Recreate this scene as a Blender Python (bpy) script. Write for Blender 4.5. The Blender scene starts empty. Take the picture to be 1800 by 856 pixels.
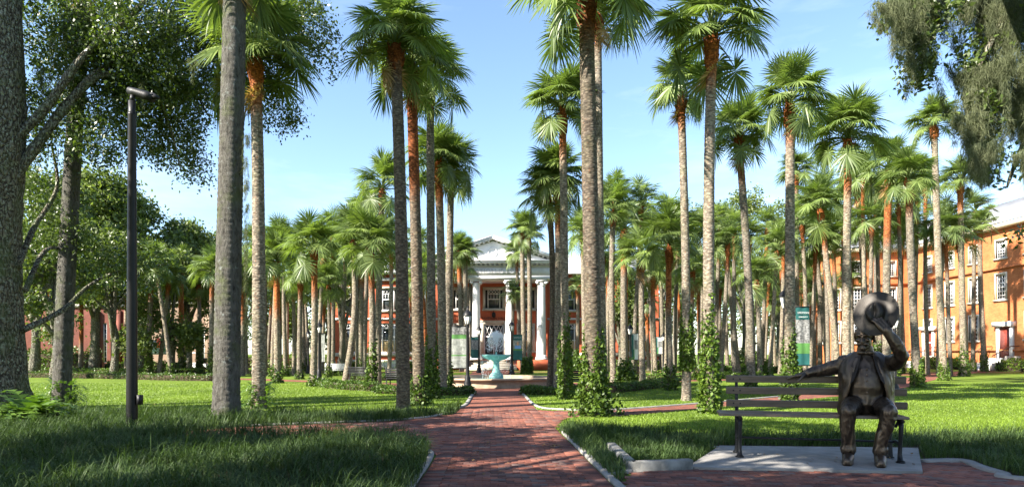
import bpy, bmesh, math, random
import numpy as np
from mathutils import Vector, Matrix

# ------------------------------------------------------------------ camera, sky, sun, exposure
SC = bpy.context.scene
COL = SC.collection
F, H, HX, HY = 1150.0, 1.6, 900.0, 622.0      # focal length in photo pixels, eye height, principal column, horizon row
cam_d = bpy.data.cameras.new('camera'); cam = bpy.data.objects.new('camera', cam_d); COL.objects.link(cam)
cam_d.sensor_width = 36; cam_d.lens = F / 1800 * 36; cam_d.shift_y = (HY - 428) / 1800
cam_d.clip_end = 3000; cam_d.clip_start = 0.1
cam.location = (0, 0, H); cam.rotation_euler = (math.radians(90), 0, 0)
SC.camera = cam
SUN_EL, SUN_TH = math.radians(36), math.radians(31)
S = Vector((-math.cos(SUN_TH) * math.cos(SUN_EL), -math.sin(SUN_TH) * math.cos(SUN_EL), math.sin(SUN_EL)))
world = bpy.data.worlds.new('World'); SC.world = world; world.use_nodes = True
wn = world.node_tree.nodes; wl = world.node_tree.links
sky = wn.new('ShaderNodeTexSky'); sky.sky_type = 'NISHITA'; sky.sun_disc = False
sky.sun_elevation = SUN_EL; sky.sun_rotation = math.atan2(S.x, S.y)
sky.air_density = 1.0; sky.dust_density = .5; sky.ozone_density = 2.6
bg = wn['Background']; bg.inputs['Strength'].default_value = 0.08
# a little thin high cloud over the clear sky, the same all round
tc = wn.new('ShaderNodeTexCoord'); mp = wn.new('ShaderNodeMapping'); mp.inputs['Scale'].default_value = (1.2, 1.2, 5.0)
cn = wn.new('ShaderNodeTexNoise'); cn.inputs['Scale'].default_value = 2.2; cn.inputs['Detail'].default_value = 6; cn.inputs['Roughness'].default_value = .6
cr = wn.new('ShaderNodeValToRGB'); cr.color_ramp.elements[0].position = .5; cr.color_ramp.elements[1].position = .78
cr.color_ramp.elements[1].color = (.2, .2, .2, 1)
cm = wn.new('ShaderNodeMix'); cm.data_type = 'RGBA'; cm.inputs['B'].default_value = (6.5, 6.9, 7.4, 1)
wl.new(tc.outputs['Generated'], mp.inputs['Vector']); wl.new(mp.outputs['Vector'], cn.inputs['Vector'])
wl.new(cn.outputs['Fac'], cr.inputs['Fac']); wl.new(cr.outputs['Color'], cm.inputs['Factor'])
wl.new(sky.outputs['Color'], cm.inputs['A']); wl.new(cm.outputs['Result'], bg.inputs['Color'])
sun_d = bpy.data.lights.new('sun', 'SUN'); sun_d.energy = 5.0; sun_d.angle = math.radians(.53); sun_d.color = (1, .93, .82)
sun = bpy.data.objects.new('sun', sun_d); COL.objects.link(sun)
sun.rotation_euler = (-S).to_track_quat('-Z', 'Y').to_euler(); sun.location = S * 60
SC.view_settings.view_transform = 'Standard'; SC.view_settings.look = 'None'; SC.view_settings.gamma = 1
SC.view_settings.use_curve_mapping = False
SC.view_settings.exposure = 2.15
SC.render.engine = 'CYCLES'
SC.cycles.max_bounces = 6; SC.cycles.transparent_max_bounces = 8; SC.cycles.diffuse_bounces = 3
SC.cycles.use_denoising = True
SC.cycles.sample_clamp_indirect = 6

# ------------------------------------------------------------------ helpers
RNG = np.random.default_rng(7)
random.seed(7)
def G(x, y):      # a photo pixel on flat ground
    return ((x - HX) * H / (y - HY), F * H / (y - HY))
def gy(y): return F * H / (y - HY)
def P(x, y, Y): return np.array([(x - HX) * Y / F, Y, H - (y - HY) * Y / F])
AX = lambda Y: .30 - .033 * Y            # centre line of the brick walk

def mesh_np(name, V, Fs, mat, smooth=False):
    V = np.asarray(V, dtype=np.float32).reshape(-1, 3)
    if not isinstance(Fs, (list, tuple)) or (len(Fs) and np.asarray(Fs[0]).ndim == 1): Fs = [np.asarray(Fs)]
    Fs = [np.asarray(f, dtype=np.int32) for f in Fs if len(f)]
    me = bpy.data.meshes.new(name)
    nl = sum(f.size for f in Fs); npoly = sum(len(f) for f in Fs)
    me.vertices.add(len(V)); me.vertices.foreach_set('co', V.ravel())
    me.loops.add(nl); me.polygons.add(npoly)
    me.loops.foreach_set('vertex_index', np.concatenate([f.ravel() for f in Fs]))
    starts = []; s0 = 0
    for f in Fs:
        starts.append(s0 + np.arange(len(f)) * f.shape[1]); s0 += f.size
    me.polygons.foreach_set('loop_start', np.concatenate(starts).astype(np.int32))
    if smooth: me.polygons.foreach_set('use_smooth', np.ones(npoly, dtype=bool))
    me.update(calc_edges=True); me.validate()
    if mat is not None: me.materials.append(mat)
    return me
def link(name, me, parent=None, loc=None):
    o = bpy.data.objects.new(name, me); COL.objects.link(o)
    if parent is not None: o.parent = parent
    if loc is not None: o.location = loc
    return o
def tag(o, label=None, cat=None, group=None, kind=None):
    if label: o['label'] = label
    if cat: o['category'] = cat
    if group: o['group'] = group
    if kind: o['kind'] = kind
    return o
def thing(name, label, cat, loc=(0, 0, 0), rz=0, group=None):
    o = bpy.data.objects.new(name, None); COL.objects.link(o); o.empty_display_size = .2
    o.location = loc; o.rotation_euler = (0, 0, rz)
    return tag(o, label, cat, group)
def copy_tree(o, parent=None):
    c = o.copy(); COL.objects.link(c)
    if parent is not None: c.parent = parent
    for ch in list(o.children): copy_tree(ch, c)
    return c

class MB:
    """collects boxes, tubes, lathes and prisms, builds ONE mesh"""
    def __init__(s): s.V = []; s.Q = []; s.T = []; s.n = 0; s.N = []
    def add(s, V, Q=(), T=()):
        V = np.asarray(V, float).reshape(-1, 3); s.V.append(V)
        if len(Q): s.Q.append(np.asarray(Q, int) + s.n)
        if len(T): s.T.append(np.asarray(T, int) + s.n)
        s.n += len(V); return s
    def poly(s, V):                                   # one n-gon
        V = np.asarray(V, float); s.V.append(V); s.N.append(np.arange(len(V))[None] + s.n); s.n += len(V); return s
    def box(s, x0, x1, y0, y1, z0, z1, M=None):
        V = np.array([[x, y, z] for x in (x0, x1) for y in (y0, y1) for z in (z0, z1)], float)
        if M is not None: V = V @ np.array(M.to_3x3()).T + np.array(M.translation)
        Q = [[0, 1, 3, 2], [4, 6, 7, 5], [0, 4, 5, 1], [2, 3, 7, 6], [0, 2, 6, 4], [1, 5, 7, 3]]
        return s.add(V, Q)
    def tube(s, pts, rad, n=8, caps=True, sq=(1, 1)):
        pts = np.asarray(pts, float); m = len(pts)
        rad = np.full(m, rad, float) if np.ndim(rad) == 0 else np.asarray(rad, float)
        t = np.gradient(pts, axis=0); t /= np.linalg.norm(t, axis=1)[:, None] + 1e-9
        up = np.array([0, 0, 1.]) if abs(t[0][2]) < .9 else np.array([1., 0, 0])
        a = np.linspace(0, 2 * math.pi, n, endpoint=False); V = []
        b = np.cross(t[0], up); b /= np.linalg.norm(b)
        for i in range(m):
            b = b - t[i] * np.dot(b, t[i]); b /= np.linalg.norm(b) + 1e-9; c = np.cross(b, t[i])
            V.append(pts[i] + rad[i] * (np.outer(np.cos(a) * sq[0], b) + np.outer(np.sin(a) * sq[1], c)))
        V = np.concatenate(V); Q = []
        for i in range(m - 1):
            for j in range(n):
                k = (j + 1) % n; Q.append([i * n + j, i * n + k, (i + 1) * n + k, (i + 1) * n + j])
        T = []
        if caps:
            V = np.vstack([V, pts[0], pts[-1]]); c0 = m * n; c1 = c0 + 1
            for j in range(n):
                k = (j + 1) % n; T.append([c0, k, j]); T.append([c1, (m - 1) * n + j, (m - 1) * n + k])
        return s.add(V, Q, T)
    def lathe(s, prof, n=24, c=(0, 0, 0), flute=None):
        prof = np.asarray(prof, float); m = len(prof); a = np.linspace(0, 2 * math.pi, n, endpoint=False)
        f = np.ones(n) if flute is None else flute
        V = np.stack([np.outer(prof[:, 0], np.cos(a) * f), np.outer(prof[:, 0], np.sin(a) * f), np.repeat(prof[:, 1:2], n, 1)], -1).reshape(-1, 3) + np.array(c)
        Q = [[i * n + j, i * n + (j + 1) % n, (i + 1) * n + (j + 1) % n, (i + 1) * n + j] for i in range(m - 1) for j in range(n)]
        return s.add(V, Q)
    def prism(s, poly, z0, z1):
        poly = np.asarray(poly, float); n = len(poly)
        lo = np.c_[poly, np.full(n, z0)]; hi = np.c_[poly, np.full(n, z1)]
        s.poly(hi); s.poly(lo[::-1])
        V = np.vstack([lo, hi]); Q = [[i, (i + 1) % n, n + (i + 1) % n, n + i] for i in range(n)]
        return s.add(V, Q)
    def mesh(s, name, mat, smooth=False):
        V = np.concatenate(s.V); Fs = []
        if s.Q: Fs.append(np.concatenate(s.Q))
        if s.T: Fs.append(np.concatenate(s.T))
        Fs += s.N
        return mesh_np(name, V, Fs, mat, smooth)
    def build(s, name, mat, parent=None, smooth=False, loc=None):
        return link(name, s.mesh(name, mat, smooth), parent, loc)

# ------------------------------------------------------------------ materials
class NT:
    def __init__(s, name):
        s.m = bpy.data.materials.new(name); s.m.use_nodes = True; s.t = s.m.node_tree; s.b = s.t.nodes['Principled BSDF']
        s.out = s.t.nodes['Material Output']; s._co = None
    def n(s, typ, **kw):
        nd = s.t.nodes.new(typ)
        for k, v in kw.items():
            if hasattr(nd, k): setattr(nd, k, v)
            else: nd.inputs[k.replace('_', ' ')].default_value = v
        return nd
    def l(s, a, b): s.t.links.new(a, b)
    def co(s, kind='Object', scale=(1, 1, 1)):
        tcn = s.n('ShaderNodeTexCoord'); mpn = s.n('ShaderNodeMapping'); mpn.inputs['Scale'].default_value = scale
        s.l(tcn.outputs[kind], mpn.inputs['Vector']); return mpn.outputs['Vector']
    def noise(s, vec, scale=5, detail=4, rough=.55):
        nd = s.n('ShaderNodeTexNoise'); nd.inputs['Scale'].default_value = scale; nd.inputs['Detail'].default_value = detail
        nd.inputs['Roughness'].default_value = rough; s.l(vec, nd.inputs['Vector']); return nd.outputs['Fac']
    def ramp(s, fac, stops):
        nd = s.n('ShaderNodeValToRGB'); e = nd.color_ramp.elements
        while len(e) < len(stops): e.new(.5)
        for el, (p, c) in zip(e, stops): el.position = p; el.color = (*c, 1) if len(c) == 3 else c
        s.l(fac, nd.inputs['Fac']); return nd.outputs['Color']
    def mix(s, fac, a, b, mode='MIX'):
        nd = s.n('ShaderNodeMix'); nd.data_type = 'RGBA'; nd.blend_type = mode
        for v, k in ((fac, 'Factor'), (a, 'A'), (b, 'B')):
            if hasattr(v, 'links') or hasattr(v, 'is_linked'): s.l(v, nd.inputs[k])
            elif k == 'Factor': nd.inputs[k].default_value = v
            else: nd.inputs[k].default_value = (*v, 1)
        return nd.outputs['Result']
    def bump(s, h, strength=.5, dist=.02):
        nd = s.n('ShaderNodeBump'); nd.inputs['Strength'].default_value = strength; nd.inputs['Distance'].default_value = dist
        s.l(h, nd.inputs['Height']); s.l(nd.outputs['Normal'], s.b.inputs['Normal'])
    def col(s, c):
        if isinstance(c, (tuple, list)): s.b.inputs['Base Color'].default_value = (*c, 1)
        else: s.l(c, s.b.inputs['Base Color'])
    def set(s, rough=.7, metal=0, spec=.5):
        s.b.inputs['Roughness'].default_value = rough; s.b.inputs['Metallic'].default_value = metal
        s.b.inputs['Specular IOR Level'].default_value = spec; return s.m

def plain(name, c, rough=.7, metal=0, var=.12, scale=6, bump=0, spec=.4, rnd=0):
    t = NT(name); v = t.co('Object'); nf = t.noise(v, scale, 5)
    lo = tuple(x * (1 - var * 1.6) for x in c); hi = tuple(min(1, x * (1 + var * 1.6)) for x in c)
    colr = t.ramp(nf, [(.3, lo), (.7, hi)])
    if rnd:
        oi = t.n('ShaderNodeObjectInfo'); r2 = t.ramp(oi.outputs['Random'], [(0, (1 - rnd,) * 3), (1, (1 + rnd * .6,) * 3)])
        colr = t.mix(1.0, colr, r2, 'MULTIPLY')
    t.col(colr)
    if bump: t.bump(t.noise(v, scale * 6, 4), bump, .01)
    return t.set(rough, metal, spec)

def leafmat(name, c, c2, trans=.35, rough=.45, scale=1.5, spec=.4, rnd=.25):
    t = NT(name); v = t.co('Object'); nf = t.noise(v, scale, 3)
    g = t.n('ShaderNodeNewGeometry')
    isl = t.ramp(g.outputs['Random Per Island'], [(0, c), (.6, c2), (1, tuple(x * 1.25 for x in c2))])
    big = t.ramp(nf, [(.3, (.72, .75, .72)), (.7, (1.2, 1.15, 1.05))])
    colr = t.mix(1.0, isl, big, 'MULTIPLY')
    if rnd:
        oi = t.n('ShaderNodeObjectInfo'); r2 = t.ramp(oi.outputs['Random'], [(0, (1 - rnd, 1 - rnd, 1 - rnd)), (1, (1 + rnd, 1 + rnd * .8, 1))])
        colr = t.mix(1.0, colr, r2, 'MULTIPLY')
    t.col(colr); t.set(rough, 0, spec)
    tr = t.n('ShaderNodeBsdfTranslucent'); tcol = t.mix(1.0, colr, (1.35, 1.5, .6), 'MULTIPLY'); t.l(tcol, tr.inputs['Color'])
    ms = t.n('ShaderNodeMixShader'); ms.inputs['Fac'].default_value = trans
    t.l(t.b.outputs['BSDF'], ms.inputs[1]); t.l(tr.outputs['BSDF'], ms.inputs[2]); t.l(ms.outputs['Shader'], t.out.inputs['Surface'])
    return t.m

M = {}
M['frond'] = leafmat('palm_leaf', (.055, .094, .024), (.14, .195, .066), .34, .42, 1.2, .4, .2)
M['oakleaf'] = leafmat('oak_leaf', (.034, .06, .014), (.075, .11, .026), .3, .4, .7, .5, .1)
M['farleaf'] = leafmat('far_tree_leaf', (.05, .078, .022), (.115, .155, .044), .32, .5, .5, .4, .2)
M['brightleaf'] = leafmat('bright_leaf', (.06, .11, .014), (.12, .19, .026), .35, .45, .8, .4, .15)
M['ivy'] = leafmat('ivy_leaf', (.024, .052, .009), (.075, .125, .018), .25, .5, 2.0, .3, .2)
M['hedge'] = leafmat('hedge_leaf', (.03, .065, .01), (.075, .13, .02), .25, .45, 1.5, .4, .15)
M['mondo'] = leafmat('mondo_grass_blade', (.02, .042, .012), (.055, .09, .028), .25, .6, .6, .2, 0)
M['lawnblade'] = leafmat('lawn_blade', (.08, .135, .012), (.135, .205, .022), .3, .5, .35, .3, 0)
M['fern'] = leafmat('fern_leaf', (.035, .08, .012), (.09, .16, .025), .3, .45, 2, .4, .1)
M['moss'] = leafmat('spanish_moss_fibre', (.058, .072, .044), (.125, .142, .09), .3, .8, 1.5, .1, .1)
M['deadfrond'] = leafmat('dead_palm_leaf', (.16, .10, .05), (.3, .2, .11), .2, .7, 2, .2, .2)
M['litter'] = leafmat('fallen_leaf', (.09, .05, .02), (.22, .13, .06), .1, .7, 4, .2, .1)

t = NT('palm_trunk'); v = t.co('Object', (1, 1, 1)); vr = t.co('Object', (1.2, 1.2, 9))
at = t.n('ShaderNodeAttribute'); at.attribute_name = 'fresh'
grey = t.ramp(t.noise(v, 9, 8, .7), [(.28, (.085, .07, .055)), (.46, (.2, .175, .14)), (.6, (.3, .275, .23)), (.78, (.38, .38, .34))])
green = t.ramp(t.noise(v, 2.3, 4), [(.46, (0, 0, 0)), (.68, (.5, .5, .5))])
grey = t.mix(green, grey, (.19, .2, .12))
orng = t.ramp(t.noise(v, 14, 6, .7), [(.3, (.12, .036, .013)), (.52, (.36, .115, .033)), (.8, (.5, .22, .08))])
dark = t.ramp(t.noise(vr, 7, 3, .6), [(.34, (.42, .4, .38)), (.52, (1, 1, 1))])
vs_ = t.n('ShaderNodeTexVoronoi'); vs_.inputs['Scale'].default_value = 11; t.l(t.co('Object', (1, 1, 1.9)), vs_.inputs['Vector'])
spk = t.ramp(vs_.outputs['Distance'], [(.12, (1.35, 1.3, 1.2)), (.42, (.85, .83, .8)), (.7, (.38, .36, .34))])
flk = t.ramp(t.noise(v, 21, 3, .6), [(.6, (0, 0, 0)), (.68, (.75, .75, .75))]); grey = t.mix(flk, grey, (.3, .13, .06))
c = t.mix(at.outputs['Fac'], grey, orng); c = t.mix(.8, c, spk, 'MULTIPLY'); c = t.mix(1.0, c, dark, 'MULTIPLY')
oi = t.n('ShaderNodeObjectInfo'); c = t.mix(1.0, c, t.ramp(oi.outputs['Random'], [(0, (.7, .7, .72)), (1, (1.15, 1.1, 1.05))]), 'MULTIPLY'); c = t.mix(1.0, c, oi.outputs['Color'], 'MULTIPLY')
t.col(c); t.bump(vs_.outputs['Distance'], .5, .02); M['trunk'] = t.set(.85, 0, .2)

t = NT('old_palm_trunk'); v = t.co('Object', (1, 1, .3)); vo_ = t.co('Object')
c = t.ramp(t.noise(v, 15, 8, .75), [(.32, (.018, .016, .014)), (.42, (.08, .074, .063)), (.58, (.14, .132, .115)), (.78, (.19, .19, .17))])
gm = t.ramp(t.noise(vo_, 1.6, 6, .7), [(.5, (0, 0, 0)), (.66, (.7, .7, .7))]); c = t.mix(gm, c, (.1, .12, .045))
lc_ = t.ramp(t.noise(vo_, 5, 6, .7), [(.6, (0, 0, 0)), (.66, (.8, .8, .8))]); c = t.mix(lc_, c, (.24, .26, .24)); t.col(c); t.bump(t.noise(v, 15, 8, .75), 1.0, .15); M['trunk_old'] = t.set(.9, 0, .15)

t = NT('oak_bark'); v = t.co('Object', (1, 1, .35))
vo = t.n('ShaderNodeTexVoronoi'); vo.feature = 'DISTANCE_TO_EDGE'; vo.inputs['Scale'].default_value = 13
ad = t.n('ShaderNodeVectorMath'); ad.operation = 'ADD'; nz = t.n('ShaderNodeTexNoise'); nz.inputs['Scale'].default_value = 8; t.l(v, nz.inputs['Vector'])
sc_ = t.n('ShaderNodeVectorMath'); sc_.operation = 'SCALE'; sc_.inputs['Scale'].default_value = .14; t.l(nz.outputs['Color'], sc_.inputs[0])
t.l(v, ad.inputs[0]); t.l(sc_.outputs[0], ad.inputs[1]); t.l(ad.outputs[0], vo.inputs['Vector'])
pl = t.ramp(vo.outputs['Distance'], [(.02, (.03, .024, .018)), (.16, (.14, .12, .09)), (.4, (.2, .18, .14))])
lich = t.ramp(t.noise(t.co('Object'), 16, 6, .7), [(.52, (0, 0, 0)), (.62, (1, 1, 1))])
c = t.mix(lich, pl, (.30, .32, .25)); mo = t.ramp(t.noise(t.co('Object'), 1.3, 4), [(.48, (0, 0, 0)), (.66, (.6, .6, .6))])
t.col(t.mix(mo, c, (.08, .11, .035))); t.bump(vo.outputs['Distance'], 1.0, .12); M['bark'] = t.set(.9, 0, .15)

# lawn sheet
t = NT('lawn'); v = t.co('Object')
c = t.ramp(t.noise(v, .35, 5, .6), [(.3, (.075, .12, .012)), (.7, (.125, .185, .02))])
f2 = t.ramp(t.noise(v, 26, 6, .75), [(.25, (.6, .62, .6)), (.75, (1.25, 1.2, 1.2))])
t.col(t.mix(1.0, c, f2, 'MULTIPLY')); t.bump(t.noise(v, 40, 5, .8), .8, .03); M['lawn'] = t.set(.9, 0, .15)
M['soil'] = plain('bed_soil', (.045, .035, .022), .95, 0, .3, 9, .8, .1)
# brick (flat sheet beyond the built bricks) and single bricks
def brickcol(t, rand, lo=.55):
    return t.ramp(rand, [(0, (.08, .038, .032)), (.25, (.15, .058, .042)), (.5, (.2, .074, .05)), (.7, (.245, .096, .062)), (.86, (.155, .083, .068)), (1, (.12, .093, .084))])
t = NT('brick_single'); g = t.n('ShaderNodeNewGeometry'); oi = t.n('ShaderNodeObjectInfo')
sm = t.n('ShaderNodeMath'); sm.operation = 'ADD'; t.l(g.outputs['Random Per Island'], sm.inputs[0]); t.l(oi.outputs['Random'], sm.inputs[1])
fr = t.n('ShaderNodeMath'); fr.operation = 'FRACT'; t.l(sm.outputs[0], fr.inputs[0])
v = t.co('Generated') ; geo = t.n('ShaderNodeNewGeometry'); vw = geo.outputs['Position']
c = t.mix(1.0, brickcol(t, fr.outputs[0]), t.ramp(t.noise(vw, 30, 6, .7), [(.25, (.6, .6, .62)), (.75, (1.22, 1.18, 1.15))]), 'MULTIPLY')
stain = t.ramp(t.noise(vw, 1.1, 5, .6), [(.35, (.68, .68, .7)), (.62, (1.05, 1.02, 1.0))])
t.col(t.mix(1.0, c, stain, 'MULTIPLY')); t.bump(t.noise(vw, 60, 5), .5, .006); M['brick'] = t.set(.8, 0, .25)
t = NT('brick_sheet'); v = t.co('Object')
bt = t.n('ShaderNodeTexBrick'); bt.inputs['Scale'].default_value = 1; bt.inputs['Brick Width'].default_value = .2; bt.inputs['Row Height'].default_value = .12
bt.inputs['Mortar Size'].default_value = .006; bt.inputs['Bias'].default_value = -.1
bt.inputs['Color1'].default_value = (.14, .05, .034, 1); bt.inputs['Color2'].default_value = (.25, .094, .06, 1); bt.inputs['Mortar'].default_value = (.06, .045, .035, 1)
t.l(v, bt.inputs['Vector'])
c = t.mix(1.0, bt.outputs['Color'], t.ramp(t.noise(v, 1.0, 5, .65), [(.3, (.7, .7, .72)), (.7, (1.15, 1.1, 1.08))]), 'MULTIPLY')
t.col(c); t.bump(t.noise(v, 30, 4), .4, .01); M['bricksheet'] = t.set(.85, 0, .2)
M['concrete'] = plain('concrete', (.21, .2, .185), .85, 0, .16, 3.5, .5, .25)
M['concrete_old'] = plain('weathered_concrete', (.17, .165, .15), .9, 0, .3, 5, .8, .2)
def wallmat(name, c1, c2, sc=1.0):
    t = NT(name); v0 = t.co('Object'); sx = t.n('ShaderNodeSeparateXYZ'); t.l(v0, sx.inputs[0])
    ad = t.n('ShaderNodeMath'); ad.operation = 'ADD'; t.l(sx.outputs['X'], ad.inputs[0]); t.l(sx.outputs['Y'], ad.inputs[1])
    cb = t.n('ShaderNodeCombineXYZ'); t.l(ad.outputs[0], cb.inputs['X']); t.l(sx.outputs['Z'], cb.inputs['Y'])
    bt = t.n('ShaderNodeTexBrick'); bt.inputs['Scale'].default_value = sc; bt.inputs['Brick Width'].default_value = .22; bt.inputs['Row Height'].default_value = .075
    bt.inputs['Mortar Size'].default_value = .006; bt.inputs['Color1'].default_value = (*c1, 1); bt.inputs['Color2'].default_value = (*c2, 1)
    bt.inputs['Mortar'].default_value = (*[min(1, (a + b) * .5 * .8 + .05) for a, b in zip(c1, c2)], 1); t.l(cb.outputs[0], bt.inputs['Vector'])
    st = t.ramp(t.noise(v0, .5, 6, .65), [(.3, (.68, .66, .64)), (.7, (1.12, 1.12, 1.12))])
    t.col(t.mix(1.0, bt.outputs['Color'], st, 'MULTIPLY')); t.bump(t.noise(v0, 14, 4), .3, .01); return t.set(.85, 0, .2)
M['redwall'] = wallmat('red_brick_wall', (.38, .085, .036), (.46, .11, .048))
M['orangewall'] = wallmat('orange_brick_wall', (.4, .125, .042), (.5, .18, .062))
M['darkbrick'] = wallmat('dark_brick_wall', (.13, .042, .03), (.18, .058, .038))
M['tan'] = plain('tan_stone', (.26, .18, .13), .85, 0, .1, 1.2, .3, .2)
M['white'] = plain('white_paint', (.6, .6, .59), .6, 0, .06, 2, .1, .3)
M['stone'] = plain('pale_limestone', (.42, .385, .32), .8, 0, .1, 2, .3, .25)
M['basin'] = plain('tan_basin_stone', (.25, .185, .13), .8, 0, .2, 3, .4, .25)
M['roofmetal'] = plain('pale_metal_roof', (.36, .37, .39), .45, .3, .08, .8, 0, .5)
M['glass'] = plain('window_glass', (.045, .055, .06), .08, 0, .3, .7, 0, .8)
M['blind'] = plain('window_blind', (.42, .31, .15), .7, 0, .1, 3, 0, .3)
M['blackmetal'] = plain('black_cast_iron', (.008, .008, .009), .5, 0, .25, 8, .2, .3)
M['lampglass'] = plain('lantern_glass', (.55, .54, .48), .25, 0, .08, 6, 0, .6)
M['teal'] = plain('teal_banner', (.012, .075, .07), .6, 0, .12, 3, .1, .3)
M['green'] = plain('green_print', (.06, .16, .04), .6, 0, .1, 3, .1, .3)
M['paleprint'] = plain('pale_print', (.2, .21, .19), .65, 0, .3, 7, 0, .3)
M['photoprint'] = plain('photo_print', (.15, .15, .145), .6, 0, .6, 11, 0, .3)
M['white_print'] = plain('white_print', (.5, .5, .49), .6, 0, .03, 3, 0, .3)
M['darkprint'] = plain('dark_letter', (.06, .03, .02), .5, .3, .05, 3, 0, .3)
M['greyletter'] = plain('cut_letter', (.34, .35, .37), .7, 0, .05, 3, 0, .3)
M['redprint'] = plain('red_print', (.55, .06, .03), .6, 0, .1, 4, 0, .3)
M['orangebox'] = plain('orange_paint', (.65, .15, .02), .5, 0, .08, 4, 0, .4)
M['skin_print'] = plain('face_print', (.42, .24, .16), .6, 0, .05, 4, 0, .3)
M['shirt_print'] = plain('shirt_print', (.12, .25, .5), .6, 0, .1, 4, 0, .3)
M['tyre'] = plain('tyre_rubber', (.03, .03, .03), .8, 0, .1, 5, 0, .3)
t = NT('copper_green'); v = t.co('Object')
t.col(t.ramp(t.noise(v, 2.6, 6, .65), [(.28, (.10, .26, .24)), (.5, (.17, .37, .34)), (.68, (.27, .45, .41)), (.85, (.38, .47, .42))])); t.bump(t.noise(v, 12, 4), .4, .02); M['verdigris'] = t.set(.6, 0, .35)
t = NT('pool_water'); v = t.co('Object'); t.col((.10, .30, .30)); t.bump(t.noise(v, 5, 4), .25, .05); t.set(.06, 0, .6); M['water'] = t.m
t = NT('falling_water'); t.col((.9, .92, .94)); t.set(.4, 0, .5); t.b.inputs['Transmission Weight'].default_value = .0; t.b.inputs['IOR'].default_value = 1.33; M['spray'] = t.m
t = NT('bronze'); v = t.co('Object')
ge = t.n('ShaderNodeNewGeometry'); wear = t.ramp(ge.outputs['Pointiness'], [(.47, (.0, .0, .0)), (.56, (1, 1, 1))])
base = t.ramp(t.noise(v, 3.5, 6, .65), [(.3, (.014, .012, .010)), (.55, (.032, .025, .02)), (.78, (.075, .053, .038))])
c = t.mix(wear, base, (.14, .1, .07)); t.col(c)
rr = t.ramp(t.noise(v, 9, 5), [(.3, (.32,) * 3), (.7, (.5,) * 3)]); t.l(rr, t.b.inputs['Roughness'])
t.bump(t.noise(v, 28, 5, .6), .25, .01); t.b.inputs['Metallic'].default_value = .85; M['bronze'] = t.m
t = NT('bronze_hat'); v = t.co('Object')
t.col(t.ramp(t.noise(v, 2.5, 5), [(.3, (.012, .0105, .009)), (.7, (.03, .025, .02))])); t.b.inputs['Roughness'].default_value = .5; t.b.inputs['Metallic'].default_value = .6; t.bump(t.noise(v, 20, 5), .2, .01); M['bronzehat'] = t.m
t = NT('bench_wood'); v = t.co('Object', (1, 9, 9))
t.col(t.ramp(t.noise(v, 2.2, 6, .6), [(.3, (.06, .044, .034)), (.7, (.15, .108, .08))])); t.bump(t.noise(v, 8, 5), .35, .01); M['benchwood'] = t.set(.42, 0, .5)
t = NT('spiral_black'); v = t.co('Object'); t.col(t.ramp(t.noise(v, 3, 5), [(.3, (.004, .004, .004)), (.7, (.010, .009, .008))]))
wv = t.n('ShaderNodeTexWave'); wv.wave_type = 'BANDS'; wv.bands_direction = 'DIAGONAL'; wv.inputs['Scale'].default_value = 5; wv.inputs['Distortion'].default_value = .4; t.l(v, wv.inputs['Vector'])
t.bump(wv.outputs['Fac'], .05, .01); M['polemat'] = t.set(.4, 0, .22)
# ------------------------------------------------------------------ ground, paths, kerbs, bricks
def inpoly(px, py, poly):
    poly = np.asarray(poly, float); r = np.zeros(px.shape, bool); n = len(poly); j = n - 1
    for i in range(n):
        xi, yi = poly[i]; xj, yj = poly[j]
        c = ((yi > py) != (yj > py)) & (px < (xj - xi) * (py - yi) / (yj - yi + 1e-12) + xi)
        r ^= c; j = i
    return r
def sheet(name, poly, z, mat, kind='structure'):
    bm = bmesh.new(); vs = [bm.verts.new((x, y, z)) for x, y in poly]; f = bm.faces.new(vs); f.normal_update()
    if f.normal.z < 0: f.normal_flip()
    bmesh.ops.triangulate(bm, faces=bm.faces[:]); me = bpy.data.meshes.new(name); bm.to_mesh(me); bm.free()
    me.materials.append(mat); return tag(link(name, me), kind=kind)
def smooth_line(pts, n=8):
    p = np.asarray(pts, float); out = []
    q = np.vstack([2 * p[0] - p[1], p, 2 * p[-1] - p[-2]])
    for i in range(1, len(q) - 2):
        for t_ in np.linspace(0, 1, n, endpoint=False):
            a, b, c, d = q[i - 1], q[i], q[i + 1], q[i + 2]
            out.append(.5 * (2 * b + (c - a) * t_ + (2 * a - 5 * b + 4 * c - d) * t_ ** 2 + (3 * b - a - 3 * c + d) * t_ ** 3))
    out.append(p[-1]); return np.array(out)
def ribbon(name, line, w, z0, z1, mat, off=0.0):
    line = np.asarray(line, float); t_ = np.gradient(line, axis=0); t_ /= np.linalg.norm(t_, axis=1)[:, None]
    nrm = np.c_[-t_[:, 1], t_[:, 0]]; a = line + nrm * (off - w / 2); b = line + nrm * (off + w / 2); m = len(line); mb = MB()
    ch = min(.015, (z1 - z0) * .3); ai = line + nrm * (off - w / 2 + ch); bi = line + nrm * (off + w / 2 - ch)
    V = np.vstack([np.c_[a, np.full(m, z0)], np.c_[a, np.full(m, z1 - ch)], np.c_[ai, np.full(m, z1)], np.c_[bi, np.full(m, z1)], np.c_[b, np.full(m, z1 - ch)], np.c_[b, np.full(m, z0)]])
    Q = [[k * m + i, k * m + i + 1, (k + 1) * m + i + 1, (k + 1) * m + i] for k in range(5) for i in range(m - 1)]
    Q += [[0, m, 2 * m, 5 * m], [2 * m, 3 * m, 4 * m, 5 * m]]; e = m - 1
    Q += [[e, 5 * m + e, 2 * m + e, m + e], [2 * m + e, 5 * m + e, 4 * m + e, 3 * m + e]]
    mb.add(V, Q); return mb.build(name, mat)

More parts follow.
